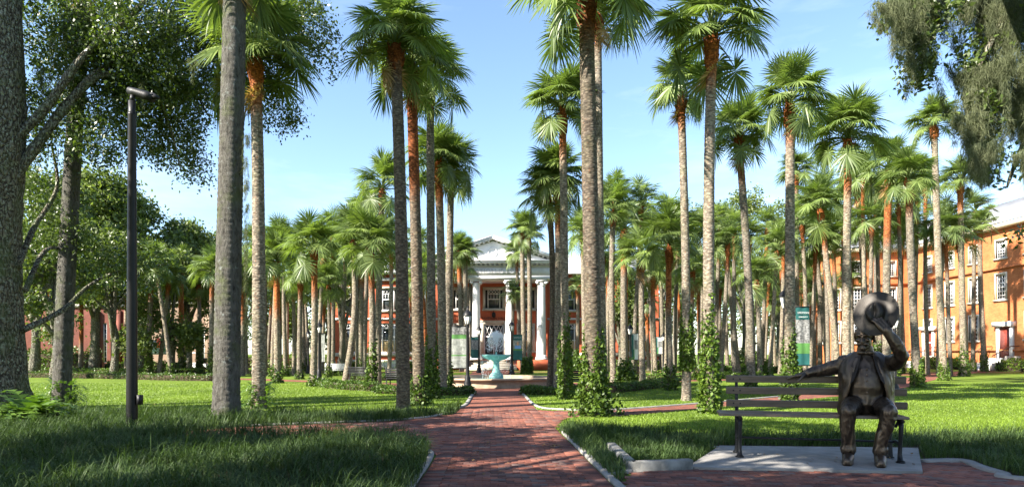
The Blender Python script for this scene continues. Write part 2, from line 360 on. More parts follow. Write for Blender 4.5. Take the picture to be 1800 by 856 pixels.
N_ = 120
gx = np.concatenate([-np.geomspace(900, 1, 40), np.geomspace(1, 900, 40)])
sheet('ground', [(-1500, -300), (1500, -300), (1500, 2200), (-1500, 2200)], 0, M['lawn'])

wY = lambda Y: 2.36 - (Y - 8) * .027
Ys = np.linspace(5.0, 28.6, 30)
left_edge = np.c_[[AX(y) - wY(y) / 2 for y in Ys], Ys]; right_edge = np.c_[[AX(y) + wY(y) / 2 for y in Ys], Ys]
MAIN = np.vstack([left_edge, right_edge[::-1]])
rt_top = [G(*p) for p in [(938, 716), (950, 721.5), (1065, 722), (1235, 709.5), (1400, 695), (1500, 684), (1590, 665), (1660, 655), (1740, 647.5), (1840, 643)]]
rt_bot = [G(*p) for p in [(972, 757), (984, 744), (1004, 734), (1105, 730), (1235, 718), (1400, 703), (1500, 694), (1590, 682), (1660, 664), (1740, 653), (1840, 647.5)]]
RIGHT = np.vstack([smooth_line(rt_top, 6), smooth_line(rt_bot, 6)[::-1]])
RIGHT = np.vstack([RIGHT, [(AX(13.6) + .7, 13.6), (AX(19.6) + .7, 19.6)]])
lf_top = [G(*p) for p in [(812, 714), (790, 728), (700, 740), (575, 745), (440, 750), (250, 765)]]
lf_bot = [G(*p) for p in [(765, 800), (752, 788), (680, 775), (575, 768), (440, 770), (250, 790)]]
LEFT = np.vstack([smooth_line(lf_top, 6), smooth_line(lf_bot, 6)[::-1], [(AX(10.3) - .8, 10.3), (AX(20) - .8, 20)]])
TERR = [(AX(5.0) + wY(5) / 2 + .13, 5.0), G(1100, 850), G(1112, 829), G(1215, 826), G(1622, 835), G(1619, 814), G(1690, 814), G(1722, 825), G(1762, 837), G(1800, 846), (9.5, 7.3), (12, 6.9), (12, 5.0)]
PAD = [G(1207, 826), G(1622, 834), G(1614, 791), G(1265, 787)]
FC = (AX(33.2), 33.2)
walk = sheet('brick_walk', MAIN, .008, M['bricksheet'])
rpath = sheet('brick_path_right', RIGHT, .012, M['bricksheet'])
lpath = sheet('brick_path_left', LEFT, .012, M['bricksheet'])
terr = sheet('brick_terrace', TERR, .012, M['bricksheet'])
a = np.linspace(0, 2 * math.pi, 64, endpoint=False)
RING = np.c_[FC[0] + 5.6 * np.cos(a), FC[1] + 5.4 * np.sin(a)]
sheet('fountain_pavement', RING, .004, M['bricksheet'])
def strip(name, line, w, z=.006):
    L = smooth_line(line, 8); t_ = np.gradient(L, axis=0); t_ /= np.linalg.norm(t_, axis=1)[:, None]; nn = np.c_[-t_[:, 1], t_[:, 0]]
    pl_ = np.vstack([L + nn * w / 2, (L - nn * w / 2)[::-1]]); sheet(name, pl_, z, M['bricksheet']); return pl_
ST1 = strip('garden_path_west', [(-5.8, 34.5), (-12, 38.5), (-20, 43), (-32, 46.5), (-50, 47.5), (-70, 47)], 1.7)
ST2 = strip('garden_path_north', [(-50, 55), (-25, 57.5), (-2, 58.5), (14, 58), (30, 56), (44, 57)], 2.0, .007)
ST3 = strip('garden_path_east', [(4.2, 35), (10, 39), (18, 43), (28, 49), (36, 54)], 1.7)
ST4 = strip('entrance_path', [(-1.4, 38.4), (-1.7, 50), (-1.9, 60), (-1.9, 64.8)], 3.2, .009)

def bricks(polys, parent, phi, ymax, nobj, L=.2, Wd=.12, xr=(-4, 12), yr=(5.0, 19), skew=None, avoid=()):
    gap = .008; c, s = math.cos(phi), math.sin(phi); X = []
    us = np.arange(-16, 16, L); vs = np.arange(0, 24, Wd)
    UU, VV = np.meshgrid(us, vs); row = np.round(VV / Wd).astype(int); UU = UU + (row % 2) * L / 2
    px = UU * c - VV * s; py = UU * s + VV * c
    ok = (py > yr[0]) & (py < ymax) & (px > xr[0]) & (px < xr[1])
    m = np.zeros_like(ok)
    for pl_ in polys: m |= inpoly(px, py, pl_)
    for pl_ in avoid: m &= ~inpoly(px, py, pl_)
    ok &= m; px, py = px[ok], py[ok]; k = len(px)
    z = .018 + RNG.normal(0, .0022, k)
    dist = np.hypot(px, py); vis = (np.abs(px) < py * .80) & (py > 7.75); order = np.argsort(np.where(vis, dist, dist + 1000))
    a_, b_, ch = L / 2 - gap / 2, Wd / 2 - gap / 2, .006
    base = np.array([[-a_, -b_, -.02], [a_, -b_, -.02], [a_, b_, -.02], [-a_, b_, -.02], [-a_, -b_, -ch * .7], [a_, -b_, -ch * .7], [a_, b_, -ch * .7], [-a_, b_, -ch * .7],
                     [-a_ + ch, -b_ + ch, 0], [a_ - ch, -b_ + ch, 0], [a_ - ch, b_ - ch, 0], [-a_ + ch, b_ - ch, 0]])
    Q = np.array([[i, (i + 1) % 4, 4 + (i + 1) % 4, 4 + i] for i in range(4)] + [[4 + i, 4 + (i + 1) % 4, 8 + (i + 1) % 4, 8 + i] for i in range(4)] + [[8, 9, 10, 11]])
    me = mesh_np('brick', base, Q, M['brick'])
    for i in order[:nobj]:
        o = link('brick', me, parent); o.location = (px[i], py[i], z[i]); o.rotation_euler = (RNG.normal(0, .008), RNG.normal(0, .012), phi + RNG.normal(0, .012))
    rest = order[nobj:]
    if len(rest):
        an = phi + RNG.normal(0, .012, len(rest)); V = np.empty((len(rest), 12, 3))
        ca, sa = np.cos(an), np.sin(an)
        V[:, :, 0] = px[rest, None] + base[None, :, 0] * ca[:, None] - base[None, :, 1] * sa[:, None]
        V[:, :, 1] = py[rest, None] + base[None, :, 0] * sa[:, None] + base[None, :, 1] * ca[:, None]
        V[:, :, 2] = base[None, :, 2] + z[rest, None] + base[None, :, 0] * RNG.normal(0, .01, len(rest))[:, None]
        o = link('bricks', mesh_np('bricks', V.reshape(-1, 3), (Q[None] + 12 * np.arange(len(rest))[:, None, None]).reshape(-1, 4), M['brick']), parent); o['kind'] = 'stuff'
phi0 = math.atan(.033)
# walk: running bond in the middle, a header border along each side
INNER = np.vstack([left_edge + [.27, 0], (right_edge - [.27, 0])[::-1]])
bricks([INNER], walk, phi0, 19, 230)
def border(edge, sgn, parent, nobj):
    e = edge[edge[:, 1] < 19.2]; n = 0; k = 0; Yc = 5.1; items = []
    while Yc < 19:
        xe = AX(Yc) + sgn * wY(Yc) / 2; items.append((xe - sgn * .135, Yc)); Yc += .1
    base_me = None
    a_, b_, ch = .125, .046, .006
    base = np.array([[-a_, -b_, -.02], [a_, -b_, -.02], [a_, b_, -.02], [-a_, b_, -.02], [-a_, -b_, -ch * .7], [a_, -b_, -ch * .7], [a_, b_, -ch * .7], [-a_, b_, -ch * .7],
                     [-a_ + ch, -b_ + ch, 0], [a_ - ch, -b_ + ch, 0], [a_ - ch, b_ - ch, 0], [-a_ + ch, b_ - ch, 0]])
    Q = np.array([[i, (i + 1) % 4, 4 + (i + 1) % 4, 4 + i] for i in range(4)] + [[4 + i, 4 + (i + 1) % 4, 8 + (i + 1) % 4, 8 + i] for i in range(4)] + [[8, 9, 10, 11]])
    me = mesh_np('brick', base, Q, M['brick']); Vr = []
    for (x, y) in items:
        if y > 7.9 and n < nobj:
            o = link('brick', me, parent); o.location = (x, y, .019 + RNG.normal(0, .002)); o.rotation_euler = (0, RNG.normal(0, .01), phi0 + RNG.normal(0, .01)); n += 1
        else: Vr.append(base + [x, y, .019])
    k = len(Vr)
    o = link('bricks', mesh_np('bricks', np.concatenate(Vr), (Q[None] + 12 * np.arange(k)[:, None, None]).reshape(-1, 4), M['brick']), parent); o['kind'] = 'stuff'
border(left_edge, -1, walk, 34); border(right_edge, 1, walk, 34)
bricks([np.array(TERR)], terr, math.radians(-3), 12, 260, avoid=[np.array(PAD)])
GRO = np.vstack([left_edge - [.0, 0], (right_edge + [.0, 0])[::-1]])
bricks([RIGHT], rpath, math.radians(14), 18.5, 90, avoid=[GRO], yr=(12, 19))
bricks([LEFT], lpath, math.radians(-8), 17.5, 120, avoid=[GRO], yr=(10, 18), xr=(-6, 0))

def kerb(name, line, w=.1, z1=.045, mat='concrete', off=0, label='', sm=True):
    L = smooth_line(line, 6) if sm else np.asarray(line, float)
    return tag(ribbon(name, L, w, -.05, z1, M[mat], off), kind='structure')
kerb('kerb_walk_left', [(AX(y) - wY(y) / 2 - .07, y) for y in (4.5, 6.5, 8, 9.4)] + [(AX(10.3) - wY(10.3) / 2 - .1, 10.4), (AX(10.5) - wY(10.5) / 2 - .2, 10.75)], .1)
kerb('kerb_walk_right', [(AX(y) + wY(y) / 2 + .07, y) for y in (4.5, 7, 9, 11, 12.6)] + [(AX(13.4) + wY(13.4) / 2 + .1, 13.4), (AX(13.6) + wY(13.6) / 2 + .22, 13.75)], .105)
kerb('kerb_lawn_left', [G(*p) for p in [(440, 749), (575, 744), (700, 739), (775, 730)]] + [(AX(19) - wY(19) / 2 - .22, 19.2), (AX(20.5) - wY(20.5) / 2 - .06, 20.6), (AX(24) - wY(24) / 2 - .06, 24), (AX(27.5) - wY(27.5) / 2 - .06, 27.6)], .12, .05)
kerb('kerb_lawn_right', [(AX(y) + wY(y) / 2 + .06, y) for y in (27.6, 24, 20.8)] + [(AX(19.4) + wY(19.4) / 2 + .25, 19.2)] + [G(*p) for p in [(1000, 720.5), (1065, 721.5), (1235, 709), (1400, 694.5)]], .1, .045)
kerb('kerb_terrace', [G(1622, 813), G(1690, 812), G(1722, 823), G(1762, 835), G(1800, 844.5), (8.6, 7.5), (11, 7.2)], .16, .05)
planter = tag(ribbon('planter_wall', np.array([G(1074, 793), G(1084, 803), G(1110, 829), G(1111.5, 829.5), G(1160, 827.5), G(1214, 825)]), .15, -.05, .15, M['concrete_old']), 'low angled concrete planter wall beside the bench pad', 'planter wall')
tag(ribbon('planter_edge', np.array([G(1150, 787), G(1210, 789), G(1262, 790)]), .1, -.05, .06, M['concrete_old']), kind='structure')
kerb('kerb_planter_left', [G(1076, 838), G(1096, 832), G(1109, 830)], .09, .05)
mb = MB(); mb.prism(PAD[::-1] if False else PAD, -.05, .045); pad = mb.build('concrete_pad', M['concrete']); tag(pad, kind='structure')

# ------------------------------------------------------------------ beds of mondo grass, lawn blades
BED_L = [(-1.35, 5.2), G(735, 858), G(757, 808), G(748, 791), G(680, 777), G(575, 770), G(450, 768), G(300, 768), G(200, 752), G(60, 740), G(-200, 738), (-16, 9), (-9, 5.2)]
BED_L2 = [G(798, 729), G(700, 741), G(575, 746), G(440, 751), G(300, 757), G(200, 750), G(60, 738), G(-250, 736), G(-250, 728), G(60, 727), G(300, 728), G(450, 730), G(600, 731), G(750, 727), G(812, 716)]
BED_R = [G(982, 757), G(1040, 812), G(1090, 853), G(1104, 831), G(1066, 795), G(1085, 789), G(1165, 786), G(1262, 786), G(1614, 789), G(1626, 810), G(1694, 809), G(1742, 826), G(1800, 841), (9.2, 7.75), (14, 7.7), G(1960, 766), G(1700, 764), G(1500, 768), G(1300, 768), G(1160, 764), G(1060, 752), G(1000, 748)]
BED_P = [G(1083, 796), G(1113, 824), G(1212, 821), G(1260, 791), G(1150, 789)]
PATHS = [MAIN, RIGHT, LEFT, TERR, PAD, RING, ST1, ST2, ST3]
def scatter(poly, n, near=1.0):
    p = np.asarray(poly); lo, hi = p.min(0), p.max(0); out = []
    got = 0
    while got < n:
        x = RNG.uniform(lo[0], hi[0], n * 3); y = RNG.uniform(lo[1], hi[1], n * 3)
        k = inpoly(x, y, p) & (RNG.random(n * 3) < np.clip((9.5 / np.maximum(y, 6)) ** near, .1, 1)); out.append(np.c_[x, y][k]); got += k.sum()
    return np.concatenate(out)[:n]
def blades(pts, z0, Lm, Ls, w, name, mat, lean=.9, seg=3):
    n = len(pts); az = RNG.uniform(0, 2 * math.pi, n)
    cl = np.floor((pts + .12 * np.sin(pts[:, ::-1] * 7)) / .36); hsh = np.sin(cl[:, 0] * 12.99 + cl[:, 1] * 78.2) * 43758.5; hsh -= np.floor(hsh)
    az = np.where(RNG.random(n) < .62, hsh * 6.283 + RNG.normal(0, .7, n), az)
    L = np.clip(RNG.normal(Lm, Ls, n), Lm * .35, Lm * 1.9) * (.55 + .85 * hsh); ln = np.clip(RNG.normal(lean, .3, n), .1, 1.7)
    d = np.c_[np.cos(az), np.sin(az)]; side = np.c_[-d[:, 1], d[:, 0]]
    W = w * RNG.uniform(.7, 1.3, n); V = np.empty((n, (seg) * 2 + 1, 3)); pos = np.c_[pts, z0] if np.ndim(z0) else np.c_[pts, np.full(n, z0)]
    ang = np.full(n, math.pi / 2) - RNG.uniform(0, .25, n); p = pos.copy(); ds = L / seg
    for i in range(seg):
        ww = W * (1 - i / seg * .55) / 2
        V[:, 2 * i, :2] = p[:, :2] - side * ww[:, None]; V[:, 2 * i + 1, :2] = p[:, :2] + side * ww[:, None]; V[:, 2 * i, 2] = V[:, 2 * i + 1, 2] = p[:, 2]
        p[:, :2] += d * (np.cos(ang) * ds)[:, None]; p[:, 2] += np.sin(ang) * ds; ang -= ln * 2.0 / seg
    V[:, -1] = p; V[:, :, 2] = np.maximum(V[:, :, 2], pos[:, 2:3] + .004)
    k = seg * 2 + 1; o = np.arange(n)[:, None, None] * k
    Q = (np.array([[[2 * i, 2 * i + 1, 2 * i + 3, 2 * i + 2] for i in range(seg - 1)]]) + o).reshape(-1, 4)
    T = (np.array([[[2 * seg - 2, 2 * seg - 1, 2 * seg]]]) + o).reshape(-1, 3)
    return link(name, mesh_np(name, V.reshape(-1, 3), [Q, T], mat))
def mound(p): return .10 * (np.sin(p[:, 0] * 1.3 + 1) * np.cos(p[:, 1] * .9) + 1) * .6
def bedsheet(name, poly): return sheet(name, poly, .02, M['soil'])
bedsheet('bed_soil_left', BED_L); bedsheet('bed_soil_path', BED_L2); bedsheet('bed_soil_right', BED_R)
p = scatter(BED_L, 80000, 1.3); tag(blades(p, .02 + mound(p), .30, .07, .010, 'mondo_grass', M['mondo'], 1.1), 'dark arching mondo grass mounding beside the brick walk and black pole', 'grass', kind='stuff')
p = scatter(BED_L2, 18000, .6); tag(blades(p, .02, .28, .06, .014, 'mondo_grass', M['mondo'], .8), 'band of dark mondo grass between the curved kerb and the lawn', 'grass', kind='stuff')
p = scatter(BED_R, 42000, 1.0); tag(blades(p, .02, .19, .06, .010, 'mondo_grass', M['mondo'], .8), 'ragged mondo grass around and behind the bench pad', 'grass', kind='stuff')
p = scatter(BED_P, 4500, .5); tag(blades(p, .02, .15, .04, .012, 'mondo_grass', M['mondo'], .8), 'short mondo grass inside the low concrete planter', 'grass', kind='stuff')
n = 260000; iy = RNG.uniform(1 / 36, 1 / 11.5, n); yy = 1 / iy; xx = RNG.uniform(-.86, .86, n) * yy
ok = np.ones(n, bool)
for pl_ in PATHS + [BED_L, BED_L2, BED_R, BED_P]: ok &= ~inpoly(xx, yy, np.asarray(pl_))
p = np.c_[xx, yy][ok]; n = len(p)
h = RNG.uniform(.022, .05, n); az = RNG.uniform(0, 6.283, n); w_ = .008 * np.clip(p[:, 1] / 14, 1, 2.2); dr = np.c_[np.cos(az), np.sin(az)]
V = np.zeros((n, 3, 3)); V[:, 0, :2] = p - dr * w_[:, None]; V[:, 1, :2] = p + dr * w_[:, None]; az2 = RNG.uniform(0, 6.283, n)
V[:, 2, :2] = p + np.c_[np.cos(az2), np.sin(az2)] * h[:, None] * .7; V[:, 2, 2] = h
tag(link('grass', mesh_np('grass', V.reshape(-1, 3), np.arange(n * 3).reshape(-1, 3), M['lawnblade'])), 'short bright green lawn grass under the palms', 'grass', kind='stuff')
# ------------------------------------------------------------------ buildings
def facade(u0, u1, z0, z1, ops, depth=.25, y=0.0):
    mb = MB(); us = sorted({u0, u1, *[o[0] for o in ops], *[o[1] for o in ops]}); zs = sorted({z0, z1, *[o[2] for o in ops], *[o[3] for o in ops]})
    for i in range(len(us) - 1):
        for j in range(len(zs) - 1):
            cu, cz = (us[i] + us[i + 1]) / 2, (zs[j] + zs[j + 1]) / 2
            if any(o[0] < cu < o[1] and o[2] < cz < o[3] for o in ops): continue
            mb.add([[us[i], y, zs[j]], [us[i + 1], y, zs[j]], [us[i + 1], y, zs[j + 1]], [us[i], y, zs[j + 1]]], [[0, 1, 2, 3]])
    for a, b, c, d in ops:
        V = [[a, y, c], [b, y, c], [b, y, d], [a, y, d], [a, y + depth, c], [b, y + depth, c], [b, y + depth, d], [a, y + depth, d]]
        mb.add(V, [[0, 4, 5, 1], [1, 5, 6, 2], [2, 6, 7, 3], [3, 7, 4, 0]])
    return mb
_cache = {}
def win_meshes(w, h, style):
    key = (round(w, 2), round(h, 2), style)
    if key in _cache: return _cache[key]
    fr = MB(); gl = MB(); su = MB(); bl = MB(); b = .09
    y0, y1 = .10, .18
    fr.box(-w / 2, -w / 2 + b, y0, y1, 0, h); fr.box(w / 2 - b, w / 2, y0, y1, 0, h)
    fr.box(-w / 2 + b, w / 2 - b, y0 + .002, y1 - .002, 0, b); fr.box(-w / 2 + b, w / 2 - b, y0 + .002, y1 - .002, h - b, h)
    def xlat(x0, x1, z0, z1, n):
        dx = (x1 - x0) / n
        for i in range(n):
            for s in (0, 1):
                p0 = (x0 + i * dx, .13 + s * .004, z0 if s else z1); p1 = (x0 + (i + 1) * dx, .13 + s * .004, z1 if s else z0); fr.tube([p0, p1], .028, 4)
    if style == 'tri':
        for x in (-w * .27, w * .27): fr.box(x - .07, x + .07, y0 + .004, y1 - .004, b, h - b)
        zt = h * .82; fr.box(-w / 2 + b, w / 2 - b, y0 - .01, y1 - .006, zt - .05, zt + .05)
        fr.box(-w / 2 + b, w / 2 - b, y0 + .008, y1 - .008, h * .42 - .03, h * .42 + .03)
        xlat(-w / 2 + b, -w * .27, zt, h - b, 1); xlat(-w * .27, w * .27, zt, h - b, 3); xlat(w * .27, w / 2 - b, zt, h - b, 1)
        bl.box(-w / 2 + b, w / 2 - b, .185, .195, b, h * .41)
    elif style == 'sash':
        for x in (-w * .31, w * .31): fr.box(x - .05, x + .05, y0 + .004, y1 - .004, b, h - b)
        fr.box(-w * .31, w * .31, y0 + .006, y1 - .006, h * .5 - .05, h * .5 + .05)
        xlat(-w * .31, w * .31, h * .76, h - b, 4); fr.box(-w * .31, w * .31, y0 + .01, y1 - .01, h * .75 - .03, h * .75 + .03)
        for x in (-w * .16, 0, w * .16): fr.box(x - .022, x + .022, .12, .16, h * .5, h * .75)
    elif style == 'grid':
        n = 4; m = 6
        for i in range(1, n): x = -w / 2 + w * i / n; fr.box(x - .025, x + .025, .12, .16, b, h - b)
        for j in range(1, m): z = h * j / m; t_ = .05 if j == 3 else .025; fr.box(-w / 2 + b, w / 2 - b, .123, .157, z - t_, z + t_)
    elif style == 'strip':
        for j in range(1, 7): z = h * j / 7; fr.box(-w / 2 + b, w / 2 - b, .12, .16, z - .03, z + .03)
    gl.box(-w / 2 + b * .5, w / 2 - b * .5, .2, .215, b * .5, h - b * .5)
    s_ = .16
    su.box(-w / 2 - s_, -w / 2, -.06, .1, 0, h + s_ * 1.3); su.box(w / 2, w / 2 + s_, -.06, .1, 0, h + s_ * 1.3); su.box(-w / 2, w / 2, -.063, .1, h, h + s_ * 1.3)
    si = MB(); si.box(-w / 2 - s_ - .08, w / 2 + s_ + .08, -.14, .1, -.18, 0)
    r = (fr.mesh('window', M['white']), gl.mesh('pane', M['glass']), su.mesh('surround', M['stone']), si.mesh('sill', M['stone']), bl.mesh('blind', M['blind']) if bl.V else None)
    _cache[key] = r; return r
def window(parent, u, z, w, h, style, y=0, rz=0, surround=True, org=None, name='window'):
    fr, gl, su, si, bl = win_meshes(w, h, style)
    o = link(name, fr, parent, (u, y, z)); o.rotation_euler = (0, 0, rz)
    link('pane', gl, o)
    if surround: link('surround', su, o); link('sill', si, o)
    if bl is not None: link('blind', bl, o)
    return o
def text(parent, s, size, loc, mat, name='lettering', rot=(math.pi / 2, 0, 0), ext=.02, space=1.0, align='CENTER'):
    cu = bpy.data.curves.new(name, 'FONT'); cu.body = s; cu.size = size; cu.extrude = ext; cu.align_x = align; cu.space_character = space; cu.resolution_u = 2
    tmp = bpy.data.objects.new('tmp', cu); COL.objects.link(tmp); dg = bpy.context.evaluated_depsgraph_get()
    me = bpy.data.meshes.new_from_object(tmp.evaluated_get(dg)); bpy.data.objects.remove(tmp); me.materials.clear(); me.materials.append(mat)
    o = link(name, me, parent, loc); o.rotation_euler = rot; o['kind'] = 'stuff'; return o

# --- the columned hall at the head of the walk
hall = thing('columned_hall', 'red hall with white columned portico and pediment behind the fountain', 'building', (-1.9, 68.6, 0))
ops = []; wins = []
for u in (-3.35, 0, 3.35): ops.append((u - 1.0, u + 1.0, 6.3, 8.4)); wins.append((u, 6.3, 2.0, 2.1, 'sash', 0))
for u in (-3.35, 3.35): ops.append((u - .8, u + .8, 1.9, 4.6)); wins.append((u, 1.9, 1.6, 2.7, 'tri', 0))
ops.append((-1.05, 1.05, 1.05, 4.75))
facade(-5.6, 5.6, 0, 10.9, ops).build('wall', M['redwall'], hall)
for a in wins: window(hall, a[0], a[1], a[2], a[3], a[4], y=a[5])
# door with lattice transom
d = MB(); d.box(-1.05, -.93, .08, .2, 1.05, 4.75); d.box(.93, 1.05, .08, .2, 1.05, 4.75); d.box(-.93, .93, .082, .198, 4.6, 4.75); d.box(-.93, .93, .082, .198, 3.35, 3.5)
for i in range(4):
    x0 = -.93 + i * .465
    for s in (0, 1): d.tube([(x0, .12 + s * .006, 3.5 if s else 4.6), (x0 + .465, .12 + s * .006, 4.6 if s else 3.5)], .035, 4)
d.box(-.04, .04, .1, .18, 1.05, 3.35)
do = d.build('door', M['white'], hall); g = MB(); g.box(-1, 1, .22, .24, 1.06, 4.7); g.build('pane', M['glass'], do)
s_ = MB(); s_.box(-1.5, -1.05, -.1, .1, 1.05, 5.0); s_.box(1.05, 1.5, -.1, .1, 1.05, 5.0); s_.box(-1.05, 1.05, -.103, .1, 4.75, 5.0); s_.box(-1.58, 1.58, -.16, .1, 5.0, 5.1); s_.build('surround', M['stone'], do)
text(hall, 'SAMPSON HALL', .36, (0, -.05, 5.22), M['darkprint'])
ln = MB(); ln.lathe([(.02, 6.0), (.1, 5.95), (.2, 5.85), (.2, 5.5), (.1, 5.42), (.02, 5.35)], 8, (0, -.35, 0)); ln.tube([(0, -.35, 6.0), (0, -.3, 6.15), (0, 0, 6.15)], .03, 5); ln.build('lantern', M['blackmetal'], hall)
# podium, steps, columns
pm = MB(); pm.box(-6.0, -2.4, -3.9, -.02, 0, 1.02); pm.box(2.4, 6.0, -3.9, -.02, 0, 1.02); pm.box(-2.4, 2.4, -2.6, -.02, 0, 1.0); pm.build('podium', M['redwall'], hall)
for i in range(6): st = MB(); st.box(-2.39, 2.39, -4.3 + i * .28, -2.61, i * .165, (i + 1) * .165); st.build('step', M['stone'], hall)
n_ = 40; fl = 1 - .035 * (np.cos(np.linspace(0, 2 * math.pi * 20, n_, endpoint=False)) > 0)
colm = MB(); colm.lathe([(.42, 1.5), (.43, 3), (.41, 5), (.37, 8.35)], n_, flute=fl)
colm.lathe([(0, 1.02), (.62, 1.02), (.62, 1.2), (.55, 1.22), (.57, 1.3), (.5, 1.4), (.45, 1.5), (0, 1.5)], 24); colm.lathe([(.37, 8.35), (.42, 8.42), (.38, 8.5), (.4, 8.62), (.46, 8.7), (0, 8.7)], 24)
colm.box(-.55, .55, -.5, .5, 8.82, 8.98)
for sx in (-1, 1):
    for sy in (-1, 1):
        th = np.linspace(0, 4.6, 14); rr = .2 * np.exp(-.16 * th); colm.tube(np.c_[sx * (.43 - 0) + sx * rr * np.cos(th) * .9, np.full(14, sy * .42), 8.68 + rr * np.sin(th)], .045, 5)
    colm.tube([(sx * .43, -.46, 8.68), (sx * .43, .46, 8.68)], .13, 10)
cme = colm.mesh('column', M['white'], False)
for u in (-4.85, -1.68, 1.68, 4.85): link('column', cme, hall, (u, -3.2, 0))
for u in (-4.85, 4.85):
    pi_ = MB(); pi_.box(u - .42, u + .42, -.14, -.01, 1.02, 8.98); pi_.build('pilaster', M['white'], hall)
en = MB(); en.box(-5.7, 5.7, -3.75, 0, 9.0, 9.35); en.box(-5.66, 5.66, -3.7, 0, 9.35, 9.42); en.box(-5.7, 5.7, -3.75, 0, 9.42, 10.25); en.box(-5.85, 5.85, -3.9, 0, 10.25, 10.35)
en.box(-6.25, 6.25, -4.3, 0, 10.52, 10.72); en.box(-6.35, 6.35, -4.4, 0, 10.72, 10.86)
en.build('entablature', M['white'], hall)
de = MB()
for u in np.arange(-5.75, 5.8, .46): de.box(u - .12, u + .12, -4.15, -3.9, 10.36, 10.515)
de.build('dentils', M['white'], hall)['kind'] = 'stuff'
text(hall, 'EDUCATION IS POWER', .62, (0, -3.76, 9.6), M['greyletter'], space=1.12)
pe = MB(); pe.prism([(-5.6, 0), (5.6, 0), (0, 1.9)], 0, .3)
ped = pe.mesh('pediment', M['white']); o = link('pediment', ped, hall, (0, -3.5, 10.86)); o.rotation_euler = (math.pi / 2, 0, 0)
for s in (-1, 1):
    rk = MB(); ang = math.atan2(2.05, 6.35); Lr = math.hypot(2.05, 6.35)
    rk.box(0, Lr, -.5, .62, 0, .18); rk.box(0, Lr, -.62, .62, .182, .3)
    for k in range(13): rk.box(.35 + k * .48, .55 + k * .48, -.38, .0, -.14, -.002)
    o = rk.build('raking_cornice', M['white'], hall, loc=(s * 6.35, -3.9, 10.86)); o.rotation_euler = (0, -ang if s < 0 else ang + math.pi, 0)
    if s > 0: o.rotation_euler = (0, -ang, math.pi); o.location = (6.35, -3.9 + .0, 10.86)
ro = MB(); ro.tube([(.42 * math.cos(q), 0, .42 * math.sin(q)) for q in np.linspace(0, 2 * math.pi, 25)], .06, 6, caps=False); ro.build('roundel', M['white'], hall, loc=(0, -3.83, 11.65))
rf = MB(); rf.add([[-6.3, -3.9, 10.95], [0, -3.9, 12.95], [6.3, -3.9, 10.95], [-6.3, 4, 10.95], [0, 4, 12.95], [6.3, 4, 10.95]], [[0, 1, 4, 3], [1, 2, 5, 4]]); rf.build('porch_roof', M['roofmetal'], hall)
# wings
for s in (-1, 1):
    cs = [7.9, 11.2, 15.2]; ops = []; wn_ = []
    for c_ in cs:
        u = s * c_; ops += [(u - 1.15, u + 1.15, 1.75, 4.85), (u - .95, u + .95, 6.2, 8.5)]; wn_ += [(u, 1.75, 2.3, 3.1, 'tri'), (u, 6.2, 1.9, 2.3, 'sash')]
    a, b = sorted((s * 5.6, s * 17.4)); fa = facade(a, b, 0, 10.0, ops, y=.6); e = s * 17.4
    fa.add([[e, .6, 0], [e, 12, 0], [e, 12, 10], [e, .6, 10]], [[0, 1, 2, 3]]); fa.build('wing_wall', M['redwall'], hall)
    for q in wn_: window(hall, q[0], q[1], q[2], q[3], q[4], y=.6, surround=q[4] == 'sash')
    bd = MB(); lo, hi = sorted((s * 5.62, s * 17.5)); bd.box(lo, hi, .42, .598, 1.36, 1.73); bd.box(lo, hi, .4, .598, .62, 1.0); bd.box(lo, hi, .38, .598, .22, .6); bd.build('stone_band', M['stone'], hall)
    bd = MB(); bd.box(lo, hi, .3, .598, 9.3, 9.6); bd.box(lo, hi, -.1, 1, 9.99, 10.35); bd.box(lo, hi, .5, .598, 5.2, 5.4); bd.build('cornice', M['white'], hall)
    rr_ = MB(); lo, hi = sorted((s * 5.0, s * 17.7))
    rr_.add([[lo, -.1, 10.36], [hi, -.1, 10.36], [hi - (2.5 if s > 0 else 0), 6, 12.9], [lo + (2.5 if s < 0 else 0), 6, 12.9]], [[0, 1, 2, 3]])
    for x in np.arange(lo + .3, hi - .3, .55): rr_.tube([(x, -.1, 10.4), (x + (0), 6, 12.93)], .03, 4)
    rr_.build('wing_roof', M['roofmetal'], hall)

# --- long orange brick building on the east side
eh = thing('brick_hall', 'long orange brick hall with white grid windows and pale metal roof beside the east lawn', 'building', (0, 0, 0))
def wallpiece(org, rz, L, z1, wl, nm='wall', mat='orangewall'):
    ops = [(u - w / 2, u + w / 2, z, z + h) for (u, z, w, h, st) in wl]
    o = facade(0, L, 0, z1, ops).build(nm, M[mat], eh); o.location = org; o.rotation_euler = (0, 0, rz); m = Matrix.Translation(org) @ Matrix.Rotation(rz, 4, 'Z')
    for (u, z, w, h, st) in wl:
        p_ = m @ Vector((u, 0, z)); window(eh, p_.x, p_.z, w, h, st, y=p_.y, rz=rz)
    return m
wl_ = []
for k in range(8):
    u = 3.7 + 3.8 * k; wl_ += [(u, 7.0, 1.35, 2.45, 'grid'), (u, 11.1, 1.3, 1.7, 'grid')]
    if k not in (3, 6): wl_.append((u, 3.0, 1.35, 2.5, 'grid'))
wallpiece((48.5, 80, 0), -math.pi / 2, 36, 14.2, wl_)
wallpiece((40, 80, 0), 0, 8.5, 14.2, [(2.3, 7.0, 1.5, 2.6, 'grid'), (6.2, 7.0, 1.5, 2.6, 'grid'), (2.3, 3.0, 1.5, 2.5, 'grid'), (6.2, 3.0, 1.5, 2.5, 'grid'), (6.2, 11.1, 1.3, 1.7, 'grid'), (2.3, 11.1, 1.3, 1.7, 'grid')])
